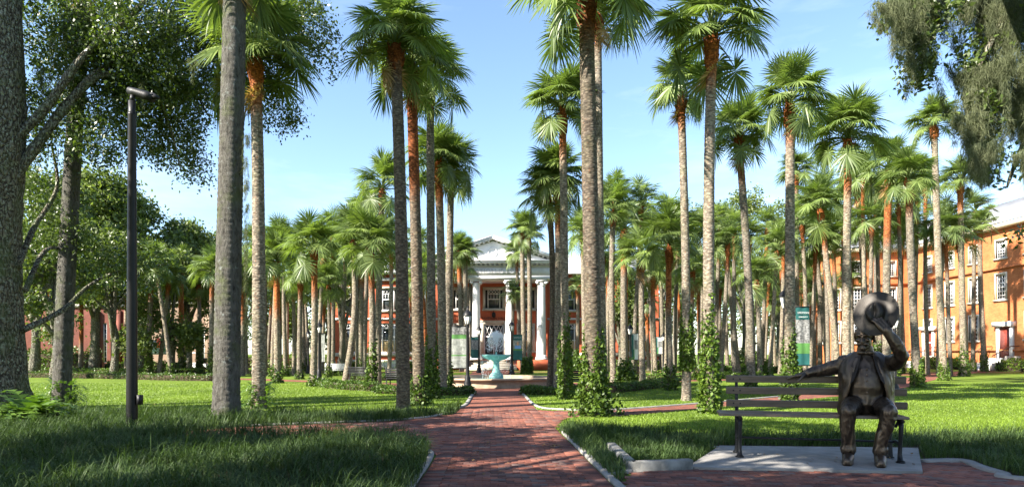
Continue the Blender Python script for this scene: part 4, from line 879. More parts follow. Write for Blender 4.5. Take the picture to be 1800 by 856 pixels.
DEF_L = 'slim sabal palm with orange upper trunk in the grove'
PALMS = [
 # xb, yb, xh, yh, w, R, vine top y (0 none), orange down to y, detail, label
 (112, 716, 142, -60, 31, 2.1, 0, -20, 2, 'grey leaning palm trunk with ferns at its foot beside the mossy oak'),
 (400, 737, 412, -95, 45, 2.2, 0, -60, 2, 'thickest pale grey bare palm trunk with lichen patches near the black pole'),
 (457, 717, 446, 100, 23, 2.35, 0, 172, 2, 'palm with a reddish band below dark low fronds and ferns at its foot'),
 (709, 722, 695, 78, 22, 1.75, 0, 112, 2, 'dark bare-trunked palm with black scars by the curved west kerb'),
 (737, 713, 722, 118, 20, 1.75, 655, 330, 2, 'brown palm with a leafy ivy skirt beside the dark scarred palm'),
 (760, 700, 756, 145, 15, 1.8, 588, 190, 2, 'tall straight palm with ivy to waist height west of the walk'),
 (778, 692, 770, 285, 15, 1.7, 0, 350, 2, 'palm with a rust-red head beside the straight ivy palm west of the walk'),
 (786, 688, 793, 298, 13, 1.75, 640, 306, 2, 'pale slender palm closest to the basin on its west side'),
 (966, 692, 965, 348, 11, 1.6, 0, 372, 2, 'slim dark-headed palm closest to the basin on its east side'),
 (979, 693, 980, 318, 12.5, 1.7, 0, 400, 2, 'orange-topped palm second from the basin on its east side'),
 (994, 701, 988, 196, 14, 1.75, 556, 262, 2, 'palm with thick low ivy and a tall reddish neck east of the walk'),
 (1046, 731, 1029, -4, 29, 2.2, 575, 52, 2, 'massive dark palm with shaggy ivy at its foot beside the east path'),
 (1061, 702, 1051, 22, 14.5, 1.8, 0, 70, 2, 'tall thin palm close behind the massive ivy-footed palm'),
 (1206, 704, 1197, 160, 15, 1.5, 538, 212, 2, 'tall white-trunked palm with ivy above a bare foot'),
 (1246, 726, 1254, 62, 20, 2.05, 530, 130, 2, 'tall palm with a shaggy orange head and heavy ivy sleeve near the bench'),
 (1320, 692, 1298, 243, 14, 1.85, 655, 305, 2, 'leaning palm with an orange neck behind the bench end'),
 (1388, 706, 1388, 184, 17.5, 1.7, 575, 235, 2, 'stout palm with full round crown and ivy foot seen through the bench back'),
 (1490, 693, 1490, 246, 14.5, 1.9, 0, 330, 2, 'orange-necked palm rising behind the statue'),
 (1561, 676, 1561, 300, 14, 1.8, 0, 420, 2, 'reddish palm passing behind the bronze hat'),
 (1615, 681, 1596, 318, 14, 1.6, 628, 365, 2, 'ivy-footed palm closest to the statue on the east lawn'),
 (1662, 669, 1640, 222, 12.5, 1.8, 632, 235, 2, 'tallest pale palm on the east lawn with a dense ivy boot'),
 (1697, 661, 1685, 322, 11.5, 1.75, 600, 365, 1, 'ivy-sided palm with a rusty neck before the brick hall'),
 (1729, 653, 1724, 400, 9.5, 1.6, 615, 425, 1, 'short bushy palm before the middle of the brick hall'),
 (1752, 646, 1741, 385, 8.5, 1.6, 615, 400, 1, 'thin pale palm beside the white entrance stair'),
 (1717, 640, 1715, 470, 8, 1.5, 0, 480, 1, 0), (1588, 652, 1587, 395, 8, 1.6, 0, 410, 1, 0), (1628, 645, 1618, 425, 7, 1.6, 0, 440, 1, 0), (1640, 641, 1634, 455, 7, 1.5, 0, 470, 0, 0),
 (1476, 668, 1440, 368, 11, 1.8, 0, 430, 1, 0), (1456, 658, 1428, 380, 9, 1.7, 0, 400, 1, 0), (1441, 652, 1436, 385, 8, 1.7, 0, 480, 0, 0), (1532, 660, 1504, 330, 10, 1.8, 0, 360, 1, 0), (1540, 648, 1538, 360, 8.5, 1.6, 0, 420, 1, 0),
 (1404, 655, 1402, 305, 8.5, 1.9, 0, 330, 1, 0), (1380, 652, 1373, 455, 9, 1.7, 0, 500, 0, 0), (1336, 668, 1330, 492, 9, 1.7, 645, 520, 0, 0), (1298, 656, 1276, 440, 8.5, 1.7, 0, 450, 1, 0), (1278, 648, 1276, 520, 7, 1.5, 0, 540, 0, 0),
 (1217, 667, 1218, 478, 9, 1.7, 605, 520, 1, 0), (1230, 655, 1228, 492, 7, 1.6, 0, 560, 0, 0), (1180, 686, 1176, 432, 11, 1.75, 630, 540, 1, 'palm with a long rust-red neck and low ivy on the east lawn'),
 (1152, 660, 1148, 482, 8, 1.6, 645, 520, 1, 0), (1130, 674, 1127, 455, 10.5, 1.7, 0, 470, 1, 0), (1168, 655, 1162, 485, 7.5, 1.6, 0, 490, 0, 0), (1098, 668, 1097, 403, 12, 1.7, 650, 470, 1, 0), (1078, 672, 1078, 372, 10.5, 1.75, 0, 385, 1, 0), (1101, 652, 1101, 470, 7, 1.6, 0, 520, 0, 0), (1070, 655, 1069, 475, 7, 1.6, 595, 520, 0, 0),
 (1028, 660, 1024, 405, 9, 1.65, 0, 440, 1, 0), (1014, 650, 1015, 505, 7, 1.5, 615, 520, 0, 0), (1198, 650, 1192, 500, 6, 1.6, 0, 560, 0, 0),
 (918, 652, 908, 448, 6.5, 1.6, 0, 470, 1, 0), (922, 656, 918, 406, 8.5, 1.7, 630, 420, 1, 0), (930, 656, 929, 416, 8.5, 1.7, 625, 430, 1, 0), (899, 652, 902, 518, 5.5, 1.5, 0, 530, 0, 0),
 (812, 653, 806, 442, 9, 1.75, 0, 490, 1, 0), (819, 653, 818, 448, 9, 1.7, 0, 455, 1, 0), (829, 650, 826, 472, 5.5, 1.6, 0, 480, 0, 0), (745, 668, 740, 488, 9, 1.7, 630, 600, 0, 0), (751, 660, 752, 470, 7, 1.6, 0, 520, 0, 0),
 (665, 677, 672, 332, 11, 1.85, 0, 345, 1, 'spotted palm with a wide crown behind the curved west hedge'), (652, 685, 649, 437, 12, 1.8, 600, 500, 1, 'palm with a bright ivy boot in the curved west hedge'), (633, 662, 636, 458, 10, 1.75, 625, 495, 1, 0), (607, 673, 620, 422, 11.5, 1.9, 0, 430, 1, 'curving palm with a bowed trunk before the west wing'), (577, 663, 577, 500, 7, 1.6, 640, 510, 1, 0),
 (550, 679, 552, 440, 12, 1.9, 655, 510, 1, 'palm with a ringed rusty head on the open west lawn'), (527, 666, 528, 490, 9, 1.7, 650, 515, 1, 0), (516, 659, 516, 512, 7, 1.6, 0, 520, 0, 0), (488, 673, 486, 460, 12, 1.8, 640, 545, 1, 'rust-red headed palm on the west lawn before the green shrubs'), (491, 658, 490, 520, 7, 1.6, 0, 560, 0, 0),
 (434, 657, 431, 500, 7, 1.7, 0, 540, 0, 0), (427, 660, 425, 486, 8, 1.8, 0, 560, 0, 0), (374, 662, 372, 478, 9, 1.9, 600, 520, 1, 0), (351, 654, 349, 500, 7.5, 1.7, 560, 520, 1, 0), (331, 649, 331, 512, 6, 1.6, 635, 600, 0, 0), (320, 655, 318, 472, 9.5, 1.9, 590, 570, 1, 0), (262, 659, 267, 466, 9, 1.9, 600, 520, 1, 0), (248, 650, 248, 510, 8, 1.7, 610, 600, 0, 0),
 (164, 653, 166, 500, 9, 1.8, 560, 560, 0, 0), (141, 650, 143, 508, 8, 1.7, 0, 600, 0, 0), (76, 644, 77, 498, 6, 1.7, 0, 540, 0, 0), (83, 644, 85, 500, 6, 1.6, 0, 560, 0, 0),
]
prng = np.random.default_rng(21)
mid_bg = [(x, prng.uniform(652, 664), x + prng.normal(0, 9), yh) for x, yh in
    [(1066, 345), (1112, 362), (1128, 392), (1148, 408), (1170, 385), (1186, 420), (1208, 400), (1232, 412), (1256, 388), (1268, 430), (1290, 405), (1318, 420), (1340, 402), (1352, 440), (1372, 418), (1416, 395), (1424, 430), (1452, 345), (1470, 420), (1488, 400), (1512, 425), (1526, 395), (1556, 410), (1578, 360), (1604, 400), (1650, 392), (1672, 410), (1700, 425), (1520, 310), (1548, 345), (1610, 352), (1632, 330), (1708, 372), (1585, 420), (1455, 425), (1498, 360),
     (448, 430), (466, 452), (478, 425), (502, 440), (535, 425), (560, 452), (585, 412), (598, 440), (628, 398), (640, 372), (656, 405), (684, 425), (700, 452), (730, 430), (1035, 418), (1048, 452), (300, 470), (222, 480), (280, 492), (395, 470)]]
extra_bg = [(x, 648 + prng.uniform(-2, 5), x + prng.normal(0, 7), prng.uniform(470, 535)) for x in (455, 470, 505, 540, 566, 590, 610, 690, 728, 765, 792, 1040, 1058, 1090, 1118, 1140, 1160, 1186, 1210, 1240, 1262, 1288, 1312, 1345, 1362, 1396, 1418, 1432, 1464, 1500)]
PALMS += [(x, yb, xh, yh, 6.5, 1.6, 0, yh + prng.uniform(15, 60), 0, 0) for x, yb, xh, yh in extra_bg]
PALMS += [(x, yb, xh, yh, 7.5, 1.85, 0 if prng.random() < .6 else yb - 25, yh + prng.uniform(15, 70), 0, 0) for x, yb, xh, yh in mid_bg]
LMK = [(76, 'beyond the mossy oak'), (141, 'beside the leaning grey palm'), (205, 'beside the black pole'), (262, 'before the green gallery sign'), (331, 'before the tan gallery wall'), (351, 'beside the golf cart'), (373, 'behind the thickest grey palm'), (430, 'between the thick grey and red-banded palms'), (470, 'before the bright young tree'), (516, 'before the bright green tree'), (542, 'beside the slim west lantern'), (566, 'beside the grey banner'), (600, 'before the bent oak limbs'), (633, 'beside the bent oak trunk'), (690, 'before the west wing windows'), (735, 'behind the brown ivy-skirted palm'), (765, 'behind the straight ivy palm'), (792, 'behind the mesh banner'), (816, 'before the west portico column'), (829, 'beside the photo banner'), (899, 'before the middle portico columns'), (924, 'beside the teal portrait banner'), (1014, 'beside the clipped upright shrub'), (1040, 'behind the massive ivy-footed palm'), (1075, 'behind the bushy ivy mound'), (1105, 'beside the white portrait banner'), (1130, 'over the east lawn bench'), (1152, 'beside the pale green banner'), (1168, 'beside the far small lantern'), (1195, 'behind the white-trunked palm'), (1218, 'between the white-trunked and ivy-sleeved palms'), (1245, 'behind the ivy-sleeved palm'), (1278, 'beneath the east oaks'), (1305, 'behind the leaning orange-necked palm'), (1340, 'beside the small bright shrub'), (1375, 'behind the stout round-crowned palm'), (1402, 'behind the large teal banner'), (1430, 'before the sunlit hall wing'), (1460, 'before the shaded hall wing'), (1500, 'behind the statue shoulder'), (1538, 'beside the magnolia shrub'), (1588, 'at the inner hall corner'), (1630, 'before the farther hall stair'), (1717, 'before the hall middle windows')]
def palm_label(xb, xh, yh, oy, vy, zone, i):
    near_ = min(LMK, key=lambda q: abs(q[0] - xb))[1]; neck = 'long rust-red neck' if oy - yh > 55 else ('short orange neck' if oy - yh > 14 else 'pale bare neck')
    lean = 'leaning ' if abs(xh - xb) > 14 else ''; size = 'short' if yh > 495 else ('tall' if yh < 420 else 'medium')
    return '%s %spalm with %s%s %s' % (size, lean, neck, ' and ivy' if vy else '', near_)
ivy_cache = []
for i, (xb, yb, xh, yh, w, R, vy, oy, lod, lab) in enumerate(PALMS):
    rng = np.random.default_rng(100 + i); X, Y = G(xb, yb); s = F / Y
    zh = H + (HY - yh) / s; r = w / s / 2 / 1.05; zo = H + (HY - oy) / s; dxh = (xh - HX) / s - X
    stretch = math.hypot(1, (xb - HX) / F); r /= stretch ** .6
    zone = 'before the columned hall' if 690 < xb < 1060 else ('on the west lawns' if xb < 700 else 'on the east lawns')
    if lab == 0: lab = palm_label(xb, xh, yh, oy, vy, zone, i)
    o = thing('palm_tree', lab, 'palm', (X, Y, 0), 0, 'sabal palms of the grove')
    bend = .35 if xb == 607 else rng.normal(0, .05)
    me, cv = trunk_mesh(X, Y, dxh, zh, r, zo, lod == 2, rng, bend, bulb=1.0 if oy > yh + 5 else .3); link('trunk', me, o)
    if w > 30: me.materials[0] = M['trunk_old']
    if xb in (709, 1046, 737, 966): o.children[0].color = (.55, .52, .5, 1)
    top = np.array([cv[0][-1], cv[1][-1], zh - .08]); k = R / (2.0 if lod == 2 else 1.85) / stretch ** .35 * (1.12 if xb > 1400 else 1)
    if lod >= 1:
        rot0 = rng.uniform(0, 6.283)
        for kk, v_, az, sc, u in crown_layout(rng, 44 if lod == 2 else 36, 1.0 if i != 14 else .6):
            f = link('frond', FR[kk][v_], o); f.location = top + np.array([0, 0, .28 * (1 - u) * k]); f.rotation_euler = (rng.normal(0, .12), rng.normal(0, .06), az + rot0); q = sc * k; f.scale = (q, q, q)
        for q_ in range(int(rng.integers(0, 3))):
            f = link('frond', FR[10][q_ % 2], o); f.location = top + np.array([0, 0, -.12]); f.rotation_euler = (0, rng.uniform(.3, .7), rng.uniform(0, 6.283)); f.scale = (k * .75,) * 3; f.material_slots[0].link = 'OBJECT'; f.material_slots[0].material = M['deadfrond']
    else:
        c = link('crown', CR[i % 7], o); c.location = top; c.rotation_euler = (0, 0, rng.uniform(0, 6.283)); c.scale = (k, k, k * rng.uniform(.9, 1.1))
    if vy:
        zv = H + (HY - vy) / s; big = lod == 2
        zb = .45 if xb == 1206 else (.5 if xb == 1246 else 0.0); z0v = 1.05 if xb == 1206 else 0.0
        th = {1046: .16, 737: .18, 1246: .13, 760: .09, 1615: .16, 1662: .15, 994: .12, 1206: .1}.get(xb, .1)
        m_ = ivy_mesh(cv, z0v, zv, rng, (1000 if big else 420) * (1.25 if th > .2 else 1), th, .1 if big else .13); link('ivy', m_, o)
        if xb == 1046: link('ivy', ivy_mesh(cv, 0, 1.15, rng, 900, .45, .1), o)
# ---------- oak trees
def limb_tube(mb, pts, r0, r1, n=9):
    L = smooth_line(np.asarray(pts, float), 5); mb.tube(L, np.linspace(r0, r1, len(L)) * (1 + .08 * np.sin(np.arange(len(L)) * 1.7)), n)
def clumps(cents, rng, per, sub, sp):
    out = []
    for c, rad, n in cents:
        k = max(3, int(n / per)); u = rng.normal(0, 1, (k, 3)); u /= np.linalg.norm(u, axis=1)[:, None]; u *= rng.random(k)[:, None] ** .33; sc_ = np.asarray(c) + u * np.asarray(rad)
        idx = rng.integers(0, k, n); out.append(sc_[idx] + rng.normal(0, 1, (n, 3)) * np.array([sp, sp, sp * .8]))
    return np.concatenate(out)
orng = np.random.default_rng(5)
oX, oY = G(-22, 728)
oak = thing('live_oak', 'huge mossy live oak with deeply furrowed bark beside the leaning grey palm', 'tree', (0, 0, 0), 0)
mb = MB(); zz = np.linspace(-.1, 12, 46); ns = 28; a = np.linspace(0, 2 * math.pi, ns, endpoint=False)
rad = .76 * (1 - .028 * zz) + .42 * np.exp(-np.maximum(zz, 0) / .7); rug = 1 + .04 * np.sin(a * 7)[None] * np.cos(zz * .5)[:, None] + orng.normal(0, .018, (46, ns))
cx = oX + .03 * zz + .05 * np.sin(zz)
V = np.stack([cx[:, None] + rad[:, None] * rug * np.cos(a), oY + rad[:, None] * rug * np.sin(a), np.repeat(zz[:, None], ns, 1)], -1).reshape(-1, 3)
mb.add(V, [[i * ns + j, i * ns + (j + 1) % ns, (i + 1) * ns + (j + 1) % ns, (i + 1) * ns + j] for i in range(45) for j in range(ns)]); mb.build('trunk', M['bark'], oak, True)
W = lambda x, y, Y: P(x, y, Y)
LIMBS = [([(20, 320, oY), (60, 262, oY + .3), (130, 170, oY + .8), (200, 110, oY + 1.4), (330, 55, oY + 3), (460, 15, oY + 4)], .16, .04),
         ([(15, 255, oY), (80, 190, oY + .3), (150, 95, oY + .6), (230, 30, oY + 1), (300, -60, oY + 1)], .14, .05),
         ([(120, 180, oY + .8), (190, 130, oY + 1.2), (270, 175, oY + 2.2), (300, 230, oY + 2.6), (318, 300, oY + 3)], .10, .015),
         ([(200, 110, oY + 1.4), (260, 120, oY + 2.2), (330, 150, oY + 3), (370, 210, oY + 3)], .08, .015),
         ([(330, 55, oY + 3), (400, 80, oY + 3.6), (470, 130, oY + 3.6), (490, 190, oY + 3.6)], .07, .015),
         ([(420, 25, oY + 3.7), (500, 40, oY + 3.7), (560, 90, oY + 4)], .06, .012),
         ([(30, 470, oY), (60, 400, oY + 1), (100, 330, oY + 1.6), (90, 250, oY + 2)], .09, .03),
         ([(40, 580, oY), (110, 545, oY + 1.2), (160, 500, oY + 2.2), (230, 470, oY + 3), (300, 465, oY + 4)], .085, .02),
         ([(45, 510, oY), (80, 440, oY + 1.5), (130, 440, oY + 2.5), (220, 440, oY + 3.5)], .075, .02)]
mb = MB()
for pts, r0, r1 in LIMBS: limb_tube(mb, [W(*q) for q in pts], r0, r1)
mb.build('limbs', M['bark'], oak, True)
yq = oY + 1.2
CL = [((x, y), (rx, ry), n) for (x, y), (rx, ry), n in [
    ((110, 60), (70, 70), 4200), ((220, 60), (90, 75), 6500), ((330, 60), (80, 70), 5200), ((430, 30), (90, 50), 4200), ((530, 40), (60, 50), 2600), ((270, 150), (75, 55), 4600), ((330, 190), (55, 60), 3000),
    ((310, 265), (35, 50), 1700), ((240, 200), (45, 70), 2000), ((180, 180), (60, 60), 2400), ((460, 120), (50, 50), 2300), ((480, 190), (40, 40), 1500), ((95, 170), (45, 70), 2200), ((180, 250), (40, 45), 1200), ((375, 130), (30, 60), 1200), ((560, 100), (30, 30), 500), ((80, 250), (30, 50), 900), ((345, 290), (22, 30), 420)]]
cents = []
for c, r_, n in CL:
    yc_ = 18.6 + (2.6 if c[0] > 290 else .8 * c[0] / 290) + orng.uniform(-.9, .9); cents.append((W(c[0], c[1], yc_), (r_[0] * yc_ / F, 1.2, r_[1] * yc_ / F), int(n * 1.4)))
# the crown goes on above the frame and out over the lawn to the west
for c, r_, n in [((-15, 18, 13), (4, 3.5, 2), 3000), ((-18, 14, 10), (3.5, 3.5, 2.5), 2600)]: cents.append((np.array(c), r_, n))
for x, y, rx, ry, n in [(70, 330, 40, 50, 1300), (110, 400, 45, 45, 1200), (180, 440, 50, 30, 1100), (250, 450, 50, 30, 900), (230, 500, 40, 25, 500), (60, 420, 30, 40, 700)]: cents.append((W(x, y, oY + 2.5), (rx * 20 / F, 1.0, ry * 20 / F), n))
pts = clumps(cents, orng, 42, 0, .2)
link('crown', leaf_cloud(pts, .115, orng, M['oakleaf'], 'crown', .5, .4), oak)
def moss_mesh(hangs, rng, name='spanish_moss', fib=.10, wd=.006):
    """each hang: (top point, length, radius, count): short curled fibres strung along a hanging tapering axis"""
    V = []; 
    for c, L, r, n in hangs:
        ns_ = max(5, int(r / .014)); ax = rng.normal(0, r * .55, (ns_, 2)); ll = L * np.clip(rng.uniform(.2, 1.05, ns_) * (1.1 - .5 * np.linalg.norm(ax, axis=1) / (r + .01)), .12, 1.1); k = rng.integers(0, ns_, n); u = rng.random(n) ** .8
        z = -u * ll[k]; wob = np.c_[np.sin(z * 4 + k), np.cos(z * 3.1 + k * 2)] * .03; sp = (.10 * r + .022) * (1 - u * .6)[:, None] + .004
        xy = ax[k] * (1 - u * .25)[:, None] + wob + rng.normal(0, 1, (n, 2)) * sp * .7
        p0 = np.c_[xy, z] + np.asarray(c); d = rng.normal(0, .45, (n, 3)); d[:, 2] -= 1.0; d /= np.linalg.norm(d, axis=1)[:, None]; s = fib * rng.uniform(.6, 1.5, n)[:, None]
        w = np.cross(d, rng.normal(0, 1, (n, 3))); w /= np.linalg.norm(w, axis=1)[:, None]; w *= wd
        V.append(np.stack([p0 - w, p0 + w, p0 + d * s + w * .3, p0 + d * s - w * .3], 1))
    V = np.concatenate(V); n = len(V); return mesh_np(name, V.reshape(-1, 3), np.arange(n * 4).reshape(-1, 4), M['moss'])
hg = [(W(x, y, yq + orng.uniform(-1, 1)), L, r, n) for x, y, L, r, n in [(130, 20, 1.6, .35, 1700), (150, 10, 1.3, .3, 1300), (120, 60, 1.2, .2, 700), (75, 120, 1.1, .2, 700), (165, 100, 1.2, .15, 600), (175, 190, 1.4, .08, 350), (95, 70, 1.3, .2, 600), (200, 120, .9, .15, 350), (250, 140, .8, .12, 300), (270, 60, 1.0, .2, 400), (340, 100, .8, .15, 300)]]
link('spanish_moss', moss_mesh(hg, orng, wd=.005), oak)
# moss hanging off the thick grey palm
hp = []; X2, Y2 = G(400, 737)
for y in np.linspace(235, 560, 9): p_ = P(433, y, Y2); p_[1] -= .05; hp.append((p_, .9, .06, 260))
for o in bpy.data.objects:
    if o.name.startswith('palm_tree') and abs(o.location.x - X2) < 1e-3 and abs(o.location.y - Y2) < 1e-3:
        m_ = moss_mesh([(q[0] - np.array(o.location), *q[1:]) for q in hp], orng, wd=.004); link('spanish_moss', m_, o)
# a second oak stands outside the picture to the west, its shade lies over the walk
oak2 = thing('live_oak', 'spreading shade oak on the grass west of the brick walk', 'tree', (-11.5, -1.0, 0))
mb = MB(); limb_tube(mb, [(0, 0, -.1), (.1, 0, 2), (.2, .2, 4.2), (.3, .3, 6.5)], .75, .5, 14); mb.build('trunk', M['bark'], oak2, True)
mb = MB(); c2 = []
for k in range(30):
    az = k * 2.4; R = 8.8 * math.sqrt((k + .7) / 30); e = np.array([R * math.cos(az) + 1.0, R * math.sin(az) + 1.5, orng.uniform(7.6, 10.2)])
    limb_tube(mb, [(.2, .2, 4 + .07 * k), (e[0] * .4, e[1] * .4, 6.2), tuple(e)], .2, .04, 7); c2.append((e, (1.6, 1.6, .7), 2300))
for k, (dx, dy) in enumerate([(4.5, 2.5), (6.5, 3.8), (8.3, 5.0), (5.6, 5.6), (7.6, 6.6), (9.2, 3.0), (6.8, 1.2), (10.4, 5.2)]):
    e = np.array([dx, dy, 8.6 + .5 * math.sin(k * 2.2)]); limb_tube(mb, [(.2, .2, 5), (dx * .4, dy * .4, 7.2), tuple(e)], .18, .04, 7); c2.append((e, (1.3, 1.3, .6), 1500))
mb.build('limbs', M['bark'], oak2, True); link('crown', leaf_cloud(clumps(c2, orng, 110, 0, .24), .22, orng, M['oakleaf'], 'crown', .55, .4), oak2)
# ---------- mossy oak whose branches hang into the picture from the east
oak3 = thing('live_oak', 'live oak branches draped with long grey spanish moss hanging above the east lawn', 'tree', (8.4, 4.6, 0))
B3 = np.array([8.4, 4.6, 0]); mb = MB(); limb_tube(mb, [(0, 0, -.1), (.05, 0, 2), (0, .2, 4.5), (-.3, .5, 6.6)], .5, .34, 14); mb.build('trunk', M['bark'], oak3, True)
YM = 8.2
mb = MB(); br = [[(1750, -60, YM), (1690, -40, YM), (1620, -25, YM), (1575, 10, YM), (1600, 60, YM)], [(1800, -70, YM), (1760, 40, YM), (1720, 120, YM), (1700, 200, YM), (1720, 250, YM)], [(1830, 100, YM), (1810, 220, YM), (1780, 300, YM), (1770, 330, YM)], [(1620, -25, YM), (1650, 40, YM), (1610, 110, YM)]]
top = np.array([8.1, 5.1, 6.4])
limb_tube(mb, [top - B3, P(1830, -120, 6.5) - B3, P(1750, -60, YM) - B3], .28, .1); limb_tube(mb, [top - B3, P(1880, -60, 7) - B3, P(1830, 100, YM) - B3], .2, .05)
for b_ in br: limb_tube(mb, [P(*q) - B3 for q in b_], .05, .012, 6)
mb.build('limbs', M['bark'], oak3, True)
hg = []
for x, y, Lpx, rpx, n in [(1605, -10, 170, 30, 5200), (1630, -20, 150, 26, 3800), (1585, -5, 110, 18, 1600), (1625, 90, 60, 12, 700), (1650, -20, 90, 16, 1400), (1725, -20, 200, 34, 6500), (1770, -20, 230, 38, 8000), (1740, 100, 190, 36, 6500), (1700, 120, 180, 26, 3600), (1780, 110, 170, 36, 6000), (1720, 200, 110, 24, 2600), (1725, 250, 85, 16, 1200), (1745, 240, 95, 14, 1000), (1800, 160, 150, 24, 3600), (1790, -10, 120, 30, 3500), (1735, 300, 45, 10, 350), (1690, -10, 60, 16, 700), (1565, 5, 45, 10, 260), (1806, 260, 70, 14, 900)]:
    hg.append((P(x, y, YM + orng.uniform(-.5, .5)) - B3, Lpx * YM / F * 1.15, rpx * YM / F * 1.3, int(n * 1.9)))
link('spanish_moss', moss_mesh(hg, orng, fib=.085, wd=.0022), oak3)
lc = [(P(x, y, YM) - B3, (rx * YM / F, .3, ry * YM / F), n) for x, y, rx, ry, n in [(1600, 15, 35, 28, 900), (1575, 20, 18, 25, 380), (1620, 90, 20, 40, 520), (1612, 140, 12, 20, 220), (1660, 20, 30, 20, 260), (1710, 80, 12, 50, 260), (1690, 118, 16, 8, 60), (1720, 200, 30, 60, 500), (1745, 280, 14, 30, 200), (1790, 60, 30, 60, 400), (1790, 300, 10, 40, 90), (1795, 410, 10, 14, 60)]]
lc += [(np.array([.3, 1.5, 8.2]), (2.6, 2.6, 1.0), 2600), (np.array([2.2, 1.0, 7.5]), (2.2, 2.2, 1.0), 1500), (np.array([-2.2, -1.5, 8.5]), (2.2, 2.0, .8), 1400)]
link('crown', leaf_cloud(clumps(lc, orng, 14, 0, .07), .075, orng, M['oakleaf'], 'crown', .5, .4), oak3)
# ---------- background trees
def bg_tree(x, yb, ytop, wpx, n, label, mat='farleaf', Y=None, low=.35, size=.34):
    Y = Y or gy(yb); s = F / Y; X = (x - HX) / s; zt = H + (HY - ytop) / s; Rr = wpx / s / 2
    o = thing('broadleaf_tree', label, 'tree', (X, Y, 0), 0, 'broadleaf trees around the palm grove'); mb = MB()
    limb_tube(mb, [(0, 0, -.1), (.1, .1, zt * .25), (-.2, 0, zt * .45), (0, .2, zt * .7)], .02 * zt + .08, .06, 10); cs = []
    rng = np.random.default_rng(int(abs(x) * 7 + wpx)); lim = MB()
    for k in range(9):
        az = k * 2.4 + rng.uniform(-.3, .3); h_ = zt * rng.uniform(low + .05, .9); rr = Rr * (.75 if h_ < zt * .75 else .45) * rng.uniform(.6, 1.05); e = np.array([rr * math.cos(az), rr * math.sin(az), h_])
        limb_tube(lim, [(0, 0, zt * (.2 + .03 * k)), (e[0] * .5, e[1] * .5, h_ * .82), tuple(e)], .02 * zt * .5 + .04, .03, 6); cs.append((e, (Rr * .36, Rr * .36, zt * .10), n // 10))
    cs.append((np.array([0, 0, zt * .9]), (Rr * .4, Rr * .4, zt * .08), n // 10))
    mb.build('trunk', M['bark'], o, True); lim.build('limbs', M['bark'], o, True)
    link('crown', leaf_cloud(clumps(cs, rng, 26, 0, size * 1.15), size, rng, M[mat], 'crown', .6, .25), o); return o
bg_tree(60, 650, 292, 230, 17000, 'large grey-green oak behind the paired palm trunks by the mossy oak', Y=50)
bg_tree(165, 650, 282, 210, 17000, 'tall sunlit oak behind the leaning grey palm', Y=56)
bg_tree(245, 650, 340, 190, 15000, 'round oak before the dark brick gallery', Y=60)
bg_tree(330, 650, 385, 170, 12000, 'feathery oak before the tan gallery wall', Y=62)
bg_tree(15, 650, 400, 200, 11000, 'dense oak farthest along the west hedge', Y=62)
bg_tree(-60, 650, 250, 240, 8000, 'broad oak at the western edge behind the mossy oak', Y=52)
bg_tree(95, 650, 372, 150, 9000, 'low drooping oak before the tall west hedge', Y=42, low=.12, size=.26)
bg_tree(200, 650, 400, 150, 9000, 'low sunlit oak before the window strips of the gallery', Y=48, low=.15, size=.28)
bg_tree(300, 650, 432, 120, 6000, 'low airy oak beside the green gallery sign', Y=52, low=.22, size=.28)
bg_tree(470, 648, 470, 110, 5000, 'bright young leafy tree beside the west hedge', 'brightleaf', Y=78)
bg_tree(520, 648, 430, 110, 5000, 'bright green tree west of the red wing', 'brightleaf', Y=86)
bg_tree(425, 648, 440, 120, 5000, 'leafy tree behind the thick grey palm', Y=84)
bg_tree(600, 648, 400, 130, 5500, 'spreading oak with bent dark limbs before the red west wing', Y=63, low=.5)
bg_tree(705, 648, 415, 110, 4500, 'oak close to the west wing roof', Y=80)
bg_tree(1240, 648, 350, 130, 6500, 'rounded oak behind the east palms', Y=78)
bg_tree(1310, 648, 332, 150, 7500, 'tallest broad oak behind the east palms', Y=82)
bg_tree(1370, 648, 345, 120, 6000, 'oak beside the corner of the brick hall', Y=88)
bg_tree(1170, 648, 420, 120, 5000, 'oak behind the east wing of the red hall', Y=84)
bg_tree(1440, 648, 400, 110, 4500, 'oak behind the wing of the brick hall', Y=104)
bg_tree(1090, 648, 470, 100, 3500, 'small oak beside the east wing', Y=64)
for k, x in enumerate(range(-40, 1900, 62)):
    if 560 < x < 1180: yt, Yb = 480 + 22 * math.sin(k * 1.7), 92 + 5 * (k % 2)
    elif x >= 1450: continue
    else: yt, Yb = 440 + 28 * math.sin(k * 2.1), 98 + 6 * (k % 3)
    bg_tree(x, 640, yt, 130, 2600, 'broadleaf tree in the far belt behind the buildings', Y=Yb, low=.12, size=.5)
# dark bent limbs of the oak before the west wing
ob = thing('bent_oak', 'dark forked oak with bent low limbs before the red west wing', 'tree', (*P(634, 655, 56)[:2], 0)); b0 = np.array(ob.location)
mb = MB(); limb_tube(mb, [(0, 0, -.1), (0, 0, 1.6), P(628, 575, 56) - b0, P(612, 545, 56) - b0, P(580, 520, 56) - b0, P(548, 508, 55) - b0], .36, .1, 9); limb_tube(mb, [P(629, 580, 56) - b0, P(642, 540, 56) - b0, P(650, 490, 56.5) - b0], .26, .08, 8); mb.build('trunk', M['bark'], ob, True)
link('crown', leaf_cloud(clumps([(P(x, y, 56) - b0, (1.9, 1.6, 1.0), 700) for x, y in ((560, 490), (600, 470), (650, 470), (540, 510), (625, 450))], orng, 26, 0, .3), .3, orng, M['farleaf'], 'crown', .6, .3), ob)
